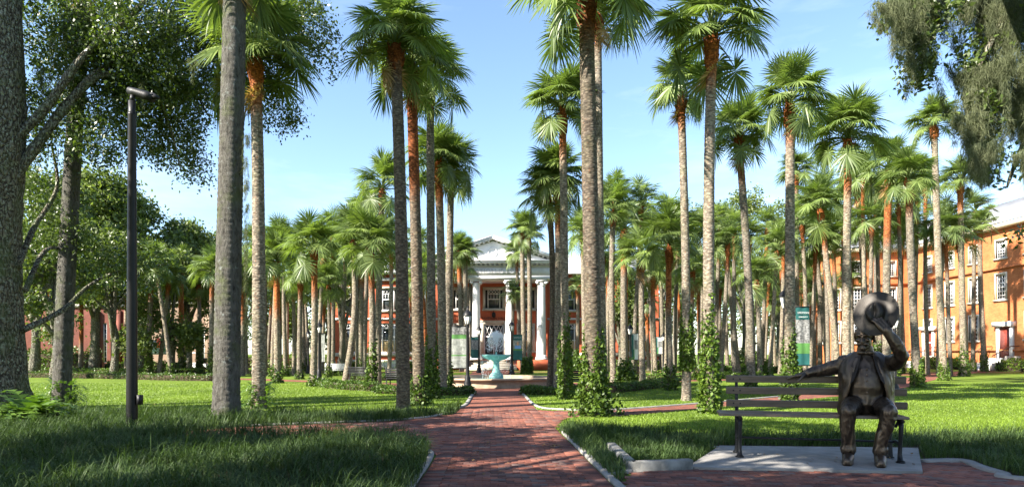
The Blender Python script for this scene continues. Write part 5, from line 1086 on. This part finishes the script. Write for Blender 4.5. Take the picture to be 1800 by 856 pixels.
# ---------- hedges, shrubs, ferns
def hedge(line, w, h, n, label, mat='hedge', size=.09, name='hedge'):
    L = smooth_line(np.asarray(line, float), 8); rng = np.random.default_rng(len(label) + n); seg = np.r_[0, np.cumsum(np.linalg.norm(np.diff(L, axis=0), axis=1))]; u = rng.random(n) * seg[-1]
    cx_ = np.interp(u, seg, L[:, 0]); cy_ = np.interp(u, seg, L[:, 1]); t_ = np.gradient(L, axis=0); t_ /= np.linalg.norm(t_, axis=1)[:, None]; tx = np.interp(u, seg, t_[:, 0]); ty = np.interp(u, seg, t_[:, 1])
    th = rng.uniform(0, math.pi, n); rr = .75 + .25 * rng.random(n) + .12 * np.sin(u * 3.3); off = np.cos(th) * w / 2 * rr; z = h * np.sin(th) ** .6 * rr
    pts = np.c_[cx_ - ty * off, cy_ + tx * off, np.maximum(z, .01)]
    core = MB(); m = len(L); nn = np.c_[-t_[:, 1], t_[:, 0]]; q = []
    o = thing(name, label, 'hedge' if name == 'hedge' else 'shrub', (0, 0, 0)); c_ = ribbon('stems', L, w * .62, 0, h * .72, M['soil']); c_.parent = o
    link('foliage', leaf_cloud(pts, size, rng, M[mat], 'foliage', .6, -.2), o); return o
hedge([G(665, 690), G(700, 692), G(760, 693), G(800, 694), G(828, 693)], .8, .3, 5200, 'low clipped hedge strip along the west side of the walk before the fountain')
hedge([G(918, 692), G(960, 693), G(1000, 693), G(1040, 690)], .8, .3, 4800, 'low clipped hedge strip along the east side of the walk before the fountain')
hedge([G(560, 678), G(590, 682), G(625, 685), G(660, 687)], .9, .38, 4200, 'curved low hedge edging the open west lawn')
hedge([G(1070, 690), G(1110, 686), G(1150, 681), G(1185, 676)], .9, .38, 4200, 'curved low hedge edging the east lawn beside the rust-necked palm')
hedge([G(0, 662), G(100, 663.5), G(200, 665), G(300, 668), G(380, 669)], 1.2, .42, 6500, 'long low dark hedge along the west garden path')
hedge([G(20, 655), G(120, 655), G(250, 657), G(360, 656)], 1.2, .4, 4500, 'second low hedge row behind the long west hedge', size=.14)
hedge([G(620, 667), G(660, 668), G(720, 668)], 1.0, .35, 2600, 'short dark hedge behind the black west bench')
hedge([G(1100, 668), G(1160, 668), G(1230, 666), G(1330, 664)], 1.1, .4, 4200, 'low hedge row across the middle of the east lawn', size=.12)
hedge([G(1225, 656), G(1330, 655), G(1420, 656)], 1.4, .6, 4000, 'far low hedge before the east trees', size=.16)
hedge([(-17, 66.8), (-12, 66.9), (-8, 66.8)], 1.3, .8, 2600, 'foundation hedge along the red west wing', 'brightleaf', .18)
hedge([(4.5, 66.8), (9, 66.9), (15, 66.8)], 1.3, .9, 2600, 'foundation hedge along the red east wing', 'brightleaf', .18)
hedge([(45.9, 52), (46.1, 58), (46.0, 61.6)], 1.5, 1.1, 2600, 'bright shrub row before the brick hall on the near side of its stair', 'brightleaf', .2)
hedge([(46.1, 66.8), (46.0, 70), (46.1, 74)], 1.5, 1.2, 2600, 'bright shrub row before the brick hall between its two stairs', 'brightleaf', .2)
hedge([(42, 78.6), (46, 78.4)], 1.5, 1.4, 1600, 'leafy shrub row at the inner corner of the brick hall', 'hedge', .2)
hedge([(-62, 68), (-52, 69), (-44, 69.5)], 2.5, 2.2, 5000, 'tall dark hedge screening the dark brick gallery', 'hedge', .24)
hedge([(-44, 71), (-36, 72)], 1.4, .8, 1800, 'low shrub row before the tan gallery wall', 'hedge', .2)
hedge([(-34, 76), (-26, 77), (-20, 75)], 2.5, 1.6, 3500, 'bright shrub bank west of the red hall', 'brightleaf', .22)
def shrub(x, yb, wpx, hpx, n, label, mat='hedge', size=.14, name='shrub', aspect=.6):
    X, Y = G(x, yb); s = F / Y; w, h = wpx / s / 2, hpx / s; rng = np.random.default_rng(int(x)); u = rng.normal(0, 1, (n, 3)); u /= np.linalg.norm(u, axis=1)[:, None]; u *= (.55 + .5 * rng.random(n))[:, None]
    pts = np.c_[u[:, 0] * w, u[:, 1] * w, np.abs(u[:, 2]) * h * .92 + .02]; o = thing(name, label, 'shrub', (X, Y, 0))
    mb = MB()
    for k in range(7): az = k * .9; mb.tube([(0, 0, 0), (w * .3 * math.cos(az), w * .3 * math.sin(az), h * .4), (w * .55 * math.cos(az), w * .55 * math.sin(az), h * .7)], [.03, .02, .01], 5)
    mb.build('stems', M['bark'], o); link('foliage', leaf_cloud(pts, size, rng, M[mat], 'foliage', aspect, .1), o); return o
shrub(1013, 652, 14, 42, 1500, 'clipped upright shrub beside the east steps of the red hall', size=.2); shrub(923, 657, 13, 32, 900, 'small round shrub under the paired palms behind the fountain', size=.18)
shrub(931, 656, 12, 34, 900, 'upright leafy shrub east of the paired palms behind the fountain', size=.18)
shrub(1100, 678, 36, 50, 1500, 'bushy ivy mound around the orange-headed east palm', 'ivy', .16)
shrub(1310, 640 + 8, 60, 40, 1800, 'broad green shrub beneath the east oaks', size=.24); shrub(1345, 655, 26, 26, 900, 'small bright shrub beside the leaning palm', 'brightleaf', .18)
shrub(1545, 652, 60, 60, 2000, 'leafy magnolia shrub before the shaded corner of the brick hall', size=.26); shrub(1790, 652, 24, 14, 500, 'low red-green shrub by the entrance stair', 'hedge', .2)
def fern(x, yb, R, n, label, big=False, size=.14, zc=.25, r0=None):
    X, Y = G(x, yb); rng = np.random.default_rng(int(x) + 9); o = thing('fern', label, 'plant', (X, Y, 0)); V = []; Q = []; n0 = 0
    for k in range(n):
        az = rng.uniform(0, 6.283); el = rng.uniform(.3, 1.3); L = R * rng.uniform(.7, 1.25); z = rng.uniform(0, zc); r0 = (r0 or .2 * R); p_ = np.array([r0 * math.cos(az), r0 * math.sin(az), z]); a_ = el; st = 7; d = np.array([math.cos(az), math.sin(az)]); sd = np.array([-d[1], d[0], 0])
        for i in range(st):
            q_ = p_ + np.array([d[0] * math.cos(a_), d[1] * math.cos(a_), math.sin(a_)]) * L / st; a_ -= 1.9 / st; ww = size * L * (1 - i / st) * (1.5 if big else 1) + .01
            for sg_ in (-1, 1):
                tip = (p_ + q_) / 2 + sd * sg_ * ww + (q_ - p_) * .6; V += [p_, q_, tip]; Q.append([n0, n0 + 1, n0 + 2]); n0 += 3
            p_ = q_
    link('fronds', mesh_np('fronds', V, np.array(Q), M['fern']), o)['kind'] = 'stuff'
    mb = MB(); mb.lathe([(.14, -.02), (.1, zc * .6), (.02, zc), (0, zc)], 8); mb.build('root_crown', M['soil'], o); return o
fern(112, 716.5, .42, 150, 'bushy fern around the foot of the leaning grey palm', zc=.75, r0=.3); fern(457, 717.5, .4, 150, 'rounded fern clump around the foot of the red-banded palm', zc=.7, r0=.24); fern(376, 738, .3, 40, 'small fern at the foot of the thickest grey palm')
fern(52, 752, .85, 90, 'large leafy plant sprawling before the mossy oak trunk', True, .2, .35); fern(14, 745, .8, 60, 'leafy plant against the mossy oak roots', True, .2, .3)
# ---------- litter on the paving
rng = np.random.default_rng(77); pts = []
for cx_, cy_, n, sp in [(AX(11.2) + .78, 11.2, 30, .1), (AX(11.6) - .35, 11.6, 14, .13), (AX(10.4) - .45, 10.4, 10, .1), (AX(9.6) - .6, 9.7, 8, .1)]: pts.append(np.c_[rng.normal(cx_, sp, n), rng.normal(cy_, sp * 1.2, n), np.full(n, .03)])
k = 60; yv = rng.uniform(8.2, 16, k); pts.append(np.c_[AX(yv) + rng.uniform(-1, 1, k), yv, np.full(k, .026)])
k = 34; q = rng.random(k); pts.append(np.c_[rng.uniform(3.0, 6.2, k), rng.uniform(9.1, 10.6, k), np.full(k, .052)])
k = 70; yv = 1 / rng.uniform(1 / 30, 1 / 15, k); pts.append(np.c_[rng.uniform(-.7, .7, k) * yv, yv, np.full(k, .04)])
pts = np.concatenate(pts); n = len(pts); az = rng.uniform(0, 6.283, n); s = rng.uniform(.025, .06, n)[:, None]; d = np.c_[np.cos(az), np.sin(az), rng.uniform(0, .5, n)]; w = np.c_[-np.sin(az), np.cos(az), rng.uniform(0, .3, n)] * .4
V = np.stack([pts, pts + d * s * .5 - w * s, pts + d * s, pts + d * s * .5 + w * s], 1)
tag(link('leaves', mesh_np('leaves', V.reshape(-1, 3), np.arange(n * 4).reshape(-1, 4), M['litter'])), 'scattered dry leaves fallen on the brick walk and pad', 'leaves', kind='stuff')
# ------------------------------------------------------------------ bench with bronze statue
BA = math.radians(14); PZ = .045
B0 = Vector((4.65, 10.1, 0))
bench = thing('long_bench', 'dark wooden slat bench with cast iron legs on the concrete pad', 'bench', (B0.x, B0.y, PZ), -BA)
# local frame: x to the viewer's right, -y towards the viewer
def slat(nm, x0, x1, y0, y1, z0, z1, tilt=0.0):
    me = bpy.data.meshes.new(nm); bm = bmesh.new(); bmesh.ops.create_cube(bm, size=1)
    bmesh.ops.scale(bm, vec=(x1 - x0, y1 - y0, z1 - z0), verts=bm.verts); bmesh.ops.bevel(bm, geom=bm.edges[:], offset=.007, segments=2, affect='EDGES'); bm.to_mesh(me); bm.free(); me.materials.append(M['benchwood'])
    o = link(nm, me, bench, ((x0 + x1) / 2, (y0 + y1) / 2, (z0 + z1) / 2)); o.rotation_euler = (tilt, 0, 0); return o
for zc, yc in ((1.16, .05), (.98, .02), (.78, -.01)): slat('back_slat', -1.28, 1.30, yc - .022, yc + .022, zc - .054, zc + .054, .14)
for k, yc in enumerate((-.58, -.455, -.33, -.205, -.08)): slat('seat_slat', -1.43, 1.14, yc - .052, yc + .052, .628, .668)
for ux in (-1.12, 1.06):
    q = MB(); q.tube([(ux, -.50, .012), (ux, -.49, .03), (ux, -.47, .12), (ux, -.50, .32), (ux, -.53, .5), (ux, -.50, .6)], [.06, .042, .03, .028, .034, .04], 10)
    q.tube([(ux, -.5, .003), (ux, -.5, .02)], .062, 12); q.build('leg', M['blackmetal'], bench, True)
    q = MB(); q.tube([(ux, -.02, .012), (ux, -.03, .03), (ux, -.05, .12), (ux, -.02, .3), (ux, -.05, .5), (ux, -.08, .6)], [.06, .042, .03, .028, .034, .04], 10); q.tube([(ux, -.02, .003), (ux, -.02, .02)], .062, 12); q.build('leg', M['blackmetal'], bench, True)
    q = MB(); q.tube([(ux, -.6, .6), (ux, -.3, .612), (ux, -.02, .6), (ux, .03, .75), (ux, .055, .95), (ux, .085, 1.22)], [.028, .03, .03, .026, .026, .02], 8); q.tube([(ux, -.42, .6), (ux, -.3, .5), (ux, -.15, .52), (ux, -.06, .58)], .022, 6)
    q.tube([(ux, -.48, .25), (ux, -.3, .29), (ux, -.14, .25), (ux, -.03, .25)], .02, 6); q.build('bracket', M['blackmetal'], bench, True)
q = MB(); q.tube([(-1.12, -.26, .27), (1.06, -.26, .27)], .016, 8); q.build('stretcher', M['blackmetal'], bench)
for ux in (-1.12, 1.06):
    for zc, yc in ((1.16, .05), (.98, .02), (.78, -.01)):
        for dx in (-.05, .05):
            q = MB(); q.lathe([(.013, 0), (.012, .006), (0, .008)], 8); b = q.build('bolt', M['blackmetal'], bench, True, (ux + dx, yc - .023, zc)); b.rotation_euler = (math.pi / 2, 0, 0)

SA = math.radians(24)
hip_u = .69
Uw = Vector((math.cos(BA), -math.sin(BA), 0)); Fw = Vector((-math.sin(BA), -math.cos(BA), 0))
O_s = B0 + Uw * hip_u + Fw * .16
st = thing('bronze_statue', 'seated bronze man in an open coat raising his broad hat on the bench', 'statue', (O_s.x, O_s.y, 0), -SA)
Minv = (Matrix.Translation(O_s) @ Matrix.Rotation(-SA, 4, 'Z')).inverted()
def bl(u, f, z): v = Minv @ (B0 + Uw * u + Fw * f); return (v.x, v.y, z)   # bench point in the statue's frame
def blob(mb, c, r, n=14, rot=None):
    th = np.linspace(0, math.pi, n // 2 + 2); ph = np.linspace(0, 2 * math.pi, n, endpoint=False); R = np.array(rot.to_3x3()) if rot is not None else np.eye(3)
    V = np.array([[math.sin(t_) * math.cos(p_), math.sin(t_) * math.sin(p_), math.cos(t_)] for t_ in th[1:-1] for p_ in ph] + [[0, 0, 1], [0, 0, -1]]) * np.array(r); V = V @ R.T + np.array(c); m = len(th) - 2
    Q = [[i * n + j, (i + 1) * n + j, (i + 1) * n + (j + 1) % n, i * n + (j + 1) % n] for i in range(m - 1) for j in range(n)]; T = [[m * n, j, (j + 1) % n] for j in range(n)] + [[m * n + 1, (m - 1) * n + (j + 1) % n, (m - 1) * n + j] for j in range(n)]
    mb.add(V, Q, T)
def limb(mb, pts, rad, n=14, sub=4):
    p = np.asarray(pts, float); L = smooth_line(p, sub); k = np.linspace(0, len(p) - 1, len(L)); rr = np.interp(k, np.arange(len(p)), rad); mb.tube(L, rr, n); blob(mb, L[0], (rr[0],) * 3, 12); blob(mb, L[-1], (rr[-1],) * 3, 12)
def rings(mb, secs, n=26):
    """secs: (z, cx, cy, rx, ry): elliptical sections joined and capped"""
    a_ = np.linspace(0, 2 * math.pi, n, endpoint=False); V = []
    for z, cx_, cy_, rx, ry in secs: V.append(np.c_[cx_ + rx * np.cos(a_) * np.abs(np.cos(a_)) ** -.12 if False else cx_ + rx * np.cos(a_), cy_ + ry * np.sin(a_), np.full(n, z)])
    m = len(secs); V = np.concatenate(V + [np.array([[secs[0][1], secs[0][2], secs[0][0]], [secs[-1][1], secs[-1][2], secs[-1][0]]])])
    Q = [[i * n + j, i * n + (j + 1) % n, (i + 1) * n + (j + 1) % n, (i + 1) * n + j] for i in range(m - 1) for j in range(n)]
    T = [[m * n, (j + 1) % n, j] for j in range(n)] + [[m * n + 1, (m - 1) * n + j, (m - 1) * n + (j + 1) % n] for j in range(n)]; mb.add(V, Q, T)
def remesh(mb, name, mat, parent, vox, smooth=3, folds=0.0, fscale=.1, fine=0.0):
    me = mb.mesh(name, mat, True); o = link(name, me, parent); r = o.modifiers.new('r', 'REMESH'); r.mode = 'VOXEL'; r.voxel_size = vox; r.use_smooth_shade = True
    s_ = o.modifiers.new('s', 'SMOOTH'); s_.factor = .5; s_.iterations = smooth
    dg = bpy.context.evaluated_depsgraph_get(); dg.update(); m2 = bpy.data.meshes.new_from_object(o.evaluated_get(dg)); o.modifiers.clear()
    if folds:
        n = len(m2.vertices); co = np.empty(n * 3, np.float32); no = np.empty(n * 3, np.float32); m2.vertices.foreach_get('co', co); m2.vertices.foreach_get('normal', no); co = co.reshape(-1, 3); no = no.reshape(-1, 3); co = folds(co, no); m2.vertices.foreach_set('co', co.astype(np.float32).ravel()); m2.update()
    m2.materials.clear(); m2.materials.append(mat); m2.polygons.foreach_set('use_smooth', np.ones(len(m2.polygons), bool)); o.data = m2; bpy.data.meshes.remove(me); return o
from mathutils import noise as mnoise
def hand(mb, wrist, d, up, spread, curl, thumb_side, s=1.0):
    """palm and five bent fingers; d points along the hand, up is the back of the hand, side the thumb's side"""
    d = np.array(d, float); d /= np.linalg.norm(d); up = np.array(up, float); up -= d * up.dot(d); up /= np.linalg.norm(up); sd = np.cross(up, d) * thumb_side
    w = np.array(wrist, float)
    for k in (-1, 0, 1): limb(mb, [w + sd * k * .025 * s, w + d * .08 * s + sd * k * .036 * s, w + d * .135 * s + sd * k * .04 * s], [.032 * s, .034 * s, .026 * s], 10, 3)
    for k, L in zip((1.5, .5, -.5, -1.5), (.115, .13, .122, .095)):
        b = w + d * .13 * s + sd * k * .027 * s; p1 = b + (d + sd * k * spread * .12) * L * .42 * s; c1 = curl; dd = d * math.cos(c1) - up * math.sin(c1); p2 = p1 + dd * L * .34 * s; dd2 = d * math.cos(c1 * 1.9) - up * math.sin(c1 * 1.9); p3 = p2 + dd2 * L * .27 * s
        limb(mb, [b, p1, p2, p3], [.0175 * s, .0165 * s, .015 * s, .012 * s], 8, 3)
    b = w + d * .035 * s + sd * .045 * s; limb(mb, [b, b + (d * .55 + sd * .75 - up * .3) * .07 * s, b + (d * .9 + sd * .75 - up * .6) * .115 * s], [.022 * s, .02 * s, .015 * s], 8, 3)
# x: viewer's right, -y: towards the viewer, z up
body = MB()
rings(body, [(.72, 0, -.06, .26, .24), (.86, 0, -.09, .30, .27), (1.0, 0, -.09, .285, .26), (1.12, 0, -.10, .285, .265), (1.26, 0, -.09, .295, .25), (1.38, 0, -.07, .31, .225), (1.48, 0, -.05, .30, .19), (1.55, 0, -.045, .22, .15), (1.61, 0, -.055, .12, .12), (1.72, -.01, -.08, .10, .105)])
# legs in trousers
limb(body, [(-.14, -.10, .83), (-.21, -.40, .84), (-.265, -.65, .785)], [.16, .135, .105]); limb(body, [(-.265, -.64, .79), (-.275, -.62, .56), (-.26, -.585, .33), (-.262, -.585, .24)], [.105, .097, .086, .1])
limb(body, [(.15, -.10, .83), (.21, -.38, .84), (.245, -.62, .785)], [.16, .135, .105]); limb(body, [(.245, -.61, .79), (.205, -.59, .56), (.145, -.565, .33), (.14, -.565, .24)], [.105, .097, .086, .1])
# arm along the bench back
hw = bl(-.13, .02, 1.262); hf = bl(-.30, .0, 1.255)
limb(body, [(-.27, -.03, 1.47), (-.40, .0, 1.40), (-.58, .05, 1.345)], [.12, .112, .092]); limb(body, [(-.58, .05, 1.345), ((-.58 + hw[0]) / 2, (.05 + hw[1]) / 2, 1.325), (hw[0] + .05, hw[1], 1.30)], [.092, .08, .066])
# raised arm
limb(body, [(.27, -.05, 1.46), (.36, -.20, 1.48), (.43, -.40, 1.56)], [.125, .115, .092]); limb(body, [(.43, -.40, 1.56), (.34, -.50, 1.74), (.225, -.54, 1.93)], [.092, .08, .064])
def folds(co, no):
    out = co.copy()
    for i in range(len(co)):
        x, y, z = co[i]
        w_ = .12 * mnoise.noise((x * 3, y * 3, z * 3 + 9)); n1 = mnoise.noise((x * 8 + w_ * 9, y * 8, z * 3.4 + x * 4)); n2 = mnoise.noise((x * 17 + 5, y * 17, z * 9 + w_ * 20)); ridge = max(-.6, 1 - abs(n1) * 4.5); r2 = max(-.5, 1 - abs(n2) * 4)
        k = 1 if z < 1.0 or abs(x) > .28 else .4
        out[i] += no[i] * (.008 * n1 + .0075 * ridge * k + .0035 * r2 * k)
    return out
bo = remesh(body, 'body', M['bronze'], st, .013, 3, folds)
skin = MB()
hand(skin, (hw[0] + .05, hw[1], 1.29), (hf[0] - hw[0], hf[1] - hw[1], -.03), (0, 0, 1), .9, .22, 1, 1.15)
hand(skin, (.225, -.54, 1.92), (-.42, .08, .62), (.35, -.9, .15), .7, .7, -1, 1.15)
# head
hc = np.array([-.02, -.13, 1.845]); Rz = Matrix.Rotation(math.radians(-16), 4, 'Z') @ Matrix.Rotation(math.radians(6), 4, 'X'); R3 = np.array(Rz.to_3x3())
def hp_(x, y, z): return hc + R3 @ np.array([x, y, z])
blob(skin, hp_(0, .02, .045), (.122, .155, .148), 18, Rz); blob(skin, hp_(0, -.03, -.06), (.098, .125, .125), 16, Rz)
limb(skin, [hc + [0, .03, -.1], (-.01, -.07, 1.62)], [.092, .1], 12)
limb(skin, [hp_(0, -.135, .02), hp_(0, -.165, -.025), hp_(0, -.178, -.05)], [.014, .02, .024], 8); blob(skin, hp_(-.022, -.158, -.052), (.016, .018, .013), 8); blob(skin, hp_(.022, -.158, -.052), (.016, .018, .013), 8)
for s in (-1, 1):
    limb(skin, [hp_(s * .018, -.142, .035), hp_(s * .05, -.14, .044), hp_(s * .088, -.11, .03)], [.013, .017, .012], 8)
    blob(skin, hp_(s * .045, -.122, .01), (.02, .014, .012), 8, Rz); blob(skin, hp_(s * .068, -.112, -.03), (.03, .03, .022), 8, Rz)
    blob(skin, hp_(s * .124, .02, -.01), (.016, .03, .045), 8, Rz)
remesh(skin, 'face_and_hands', M['bronze'], bo, .0085, 1)
br_ = MB()
for s in (-1, 1): limb(br_, [hp_(0, -.158, -.075), hp_(s * .04, -.152, -.084), hp_(s * .085, -.12, -.105)], [.02, .021, .009], 8)
limb(br_, [hp_(0, -.135, -.115), hp_(0, -.14, -.15), hp_(0, -.125, -.195)], [.04, .048, .02], 10); blob(br_, hp_(0, -.10, -.13), (.07, .06, .05), 12, Rz)
def bfold(co, no):
    out = co.copy()
    for i in range(len(co)): out[i] += no[i] * .007 * mnoise.noise(tuple(co[i] * np.array([42, 42, 14])))
    return out
remesh(br_, 'beard', M['bronze'], bo, .008, 1, bfold)
hr = MB(); blob(hr, hp_(0, .04, .075), (.128, .15, .13), 18, Rz)
for s in (-1, 1): limb(hr, [hp_(s * .112, -.02, .07), hp_(s * .122, .0, .01), hp_(s * .12, .05, -.06)], [.025, .022, .02], 8)
remesh(hr, 'hair', M['bronze'], bo, .01, 1, bfold)
# open coat, lapels, waistcoat edge, bow tie
def coat_shell():
    V = []; secs = [(.70, 0, -.07, .345, .30, 1.02), (.80, 0, -.08, .345, .315, .98), (.95, 0, -.09, .335, .315, .86), (1.1, 0, -.10, .325, .31, .72), (1.25, 0, -.09, .335, .29, .58), (1.38, 0, -.07, .345, .262, .46), (1.48, 0, -.05, .325, .222, .36), (1.56, 0, -.045, .23, .175, .34), (1.625, 0, -.05, .145, .15, .42)]
    n = 36; m = len(secs)
    for z, cx_, cy_, rx, ry, op in secs:
        a_ = np.linspace(-math.pi / 2 + op, 1.5 * math.pi - op, n); wav = 1 + .015 * np.sin(a_ * 9 + z * 7); V.append(np.c_[cx_ + rx * np.cos(a_) * wav, cy_ + ry * np.sin(a_) * wav, np.full(n, z)])
    V = np.concatenate(V); Q = [[i * n + j, i * n + j + 1, (i + 1) * n + j + 1, (i + 1) * n + j] for i in range(m - 1) for j in range(n - 1)]
    me = mesh_np('coat', V, np.array(Q), M['bronze'], True); o = link('coat', me, bo); so = o.modifiers.new('s', 'SOLIDIFY'); so.thickness = .03; so.offset = 1; su = o.modifiers.new('u', 'SUBSURF'); su.levels = su.render_levels = 2
    dg = bpy.context.evaluated_depsgraph_get(); dg.update(); m2 = bpy.data.meshes.new_from_object(o.evaluated_get(dg)); o.modifiers.clear(); o.data = m2
    n = len(m2.vertices); co = np.empty(n * 3, np.float32); no = np.empty(n * 3, np.float32); m2.vertices.foreach_get('co', co); m2.vertices.foreach_get('normal', no); m2.vertices.foreach_set('co', folds(co.reshape(-1, 3), no.reshape(-1, 3)).astype(np.float32).ravel()); m2.update(); m2.polygons.foreach_set('use_smooth', np.ones(len(m2.polygons), bool)); return o
coat_shell()
for s in (-1, 1):
    lp = MB(); V = np.array([[s * .075, -.215, 1.585], [s * .15, -.20, 1.56], [s * .215, -.275, 1.42], [s * .18, -.285, 1.40], [s * .225, -.34, 1.16], [s * .175, -.335, 1.22], [s * .12, -.30, 1.38]]) + [0, -.03, 0]
    if s < 0: V = V[::-1]
    V2 = V + [0, .03, 0]; k = len(V); lp.poly(V); lp.poly(V2[::-1]); lp.add(np.vstack([V, V2]), [[i, k + i, k + (i + 1) % k, (i + 1) % k] for i in range(k)]); lp.build('lapel', M['bronze'], bo)
bt_ = MB()
for s in (-1, 1): limb(bt_, [(-.015, -.225, 1.615), (-.015 + s * .05, -.235, 1.62), (-.015 + s * .085, -.225, 1.62)], [.014, .028, .03], 8)
blob(bt_, (-.015, -.235, 1.615), (.02, .02, .022), 8); remesh(bt_, 'bow_tie', M['bronze'], bo, .008, 1)
for k in range(5):
    q = MB(); zc = 1.04 + k * .085; q.lathe([(.016, 0), (.013, .009), (0, .011)], 8); b = q.build('button', M['bronze'], bo, True, (-.005, -.352 + .035 * max(0, (zc - 1.2) / .2), zc)); b.rotation_euler = (math.pi / 2, 0, 0)
# shoes
for ax, ay, tx in ((-.262, -.575, -.29), (.14, -.555, .125)):
    sh = MB(); limb(sh, [(ax, ay + .05, .125), (ax, ay - .06, .135), ((ax + tx) / 2, ay - .17, .115), (tx, ay - .28, .10)], [.075, .078, .07, .06], 12); limb(sh, [(ax, ay, .27), (ax, ay, .13)], [.078, .08], 12)
    for k in (-.035, 0, .035): limb(sh, [(ax + k, ay + .09, .072), ((ax + tx) / 2 + k * 1.3, ay - .13, .072), (tx + k, ay - .3, .074)], [.03, .034, .03], 8)
    remesh(sh, 'shoe', M['bronze'], bo, .011, 2)
# the broad hat held up in the hand, its crown towards the viewer
hat = MB(); n = 48; a_ = np.linspace(0, 2 * math.pi, n, endpoint=False); prof = [(.335, .030, 1), (.345, .018, 1), (.335, .004, 1), (.25, -.008, 0), (.155, 0, 0)]
def ring(r, h, w=0): return np.c_[r * np.cos(a_) * .96, r * np.sin(a_) * 1.06, h + w * .035 * np.cos(2 * a_) + 0 * a_]
secs = [ring(.15, .0)] + [ring(.25, .0, .35), ring(.33, .012, 1), ring(.347, .024, 1), ring(.342, .040, 1), ring(.325, .036, 1), ring(.25, .026, .35), ring(.165, .03)]
cs = lambda r, h: np.c_[r * np.cos(a_) * (.80 - .28 * (h / .24) * np.maximum(0, np.sin(a_))), r * np.sin(a_) * 1.05, h - .055 * np.exp(-(np.cos(a_) * r / .035) ** 2) * (h / .24) * (1.0 if h > .15 else 0.0)]
secs += [cs(.168, .06), cs(.162, .12), cs(.152, .19), cs(.128, .235), cs(.075, .245), cs(.02, .215), cs(.0005, .213)]
V = np.concatenate(secs); m = len(secs); Q = [[i * n + j, i * n + (j + 1) % n, (i + 1) * n + (j + 1) % n, (i + 1) * n + j] for i in range(m - 1) for j in range(n)]; hat.add(V, Q)
Nv = Vector((-.28, -.93, .22)).normalized()
ho = hat.build('hat', M['bronzehat'], bo, True); ho.rotation_euler = (Nv.to_track_quat('Z', 'Y')).to_euler(); ho.location = (.11, -.36, 2.18); ho.scale = (.9, .9, .62)
su = ho.modifiers.new('u', 'SUBSURF'); su.levels = su.render_levels = 1
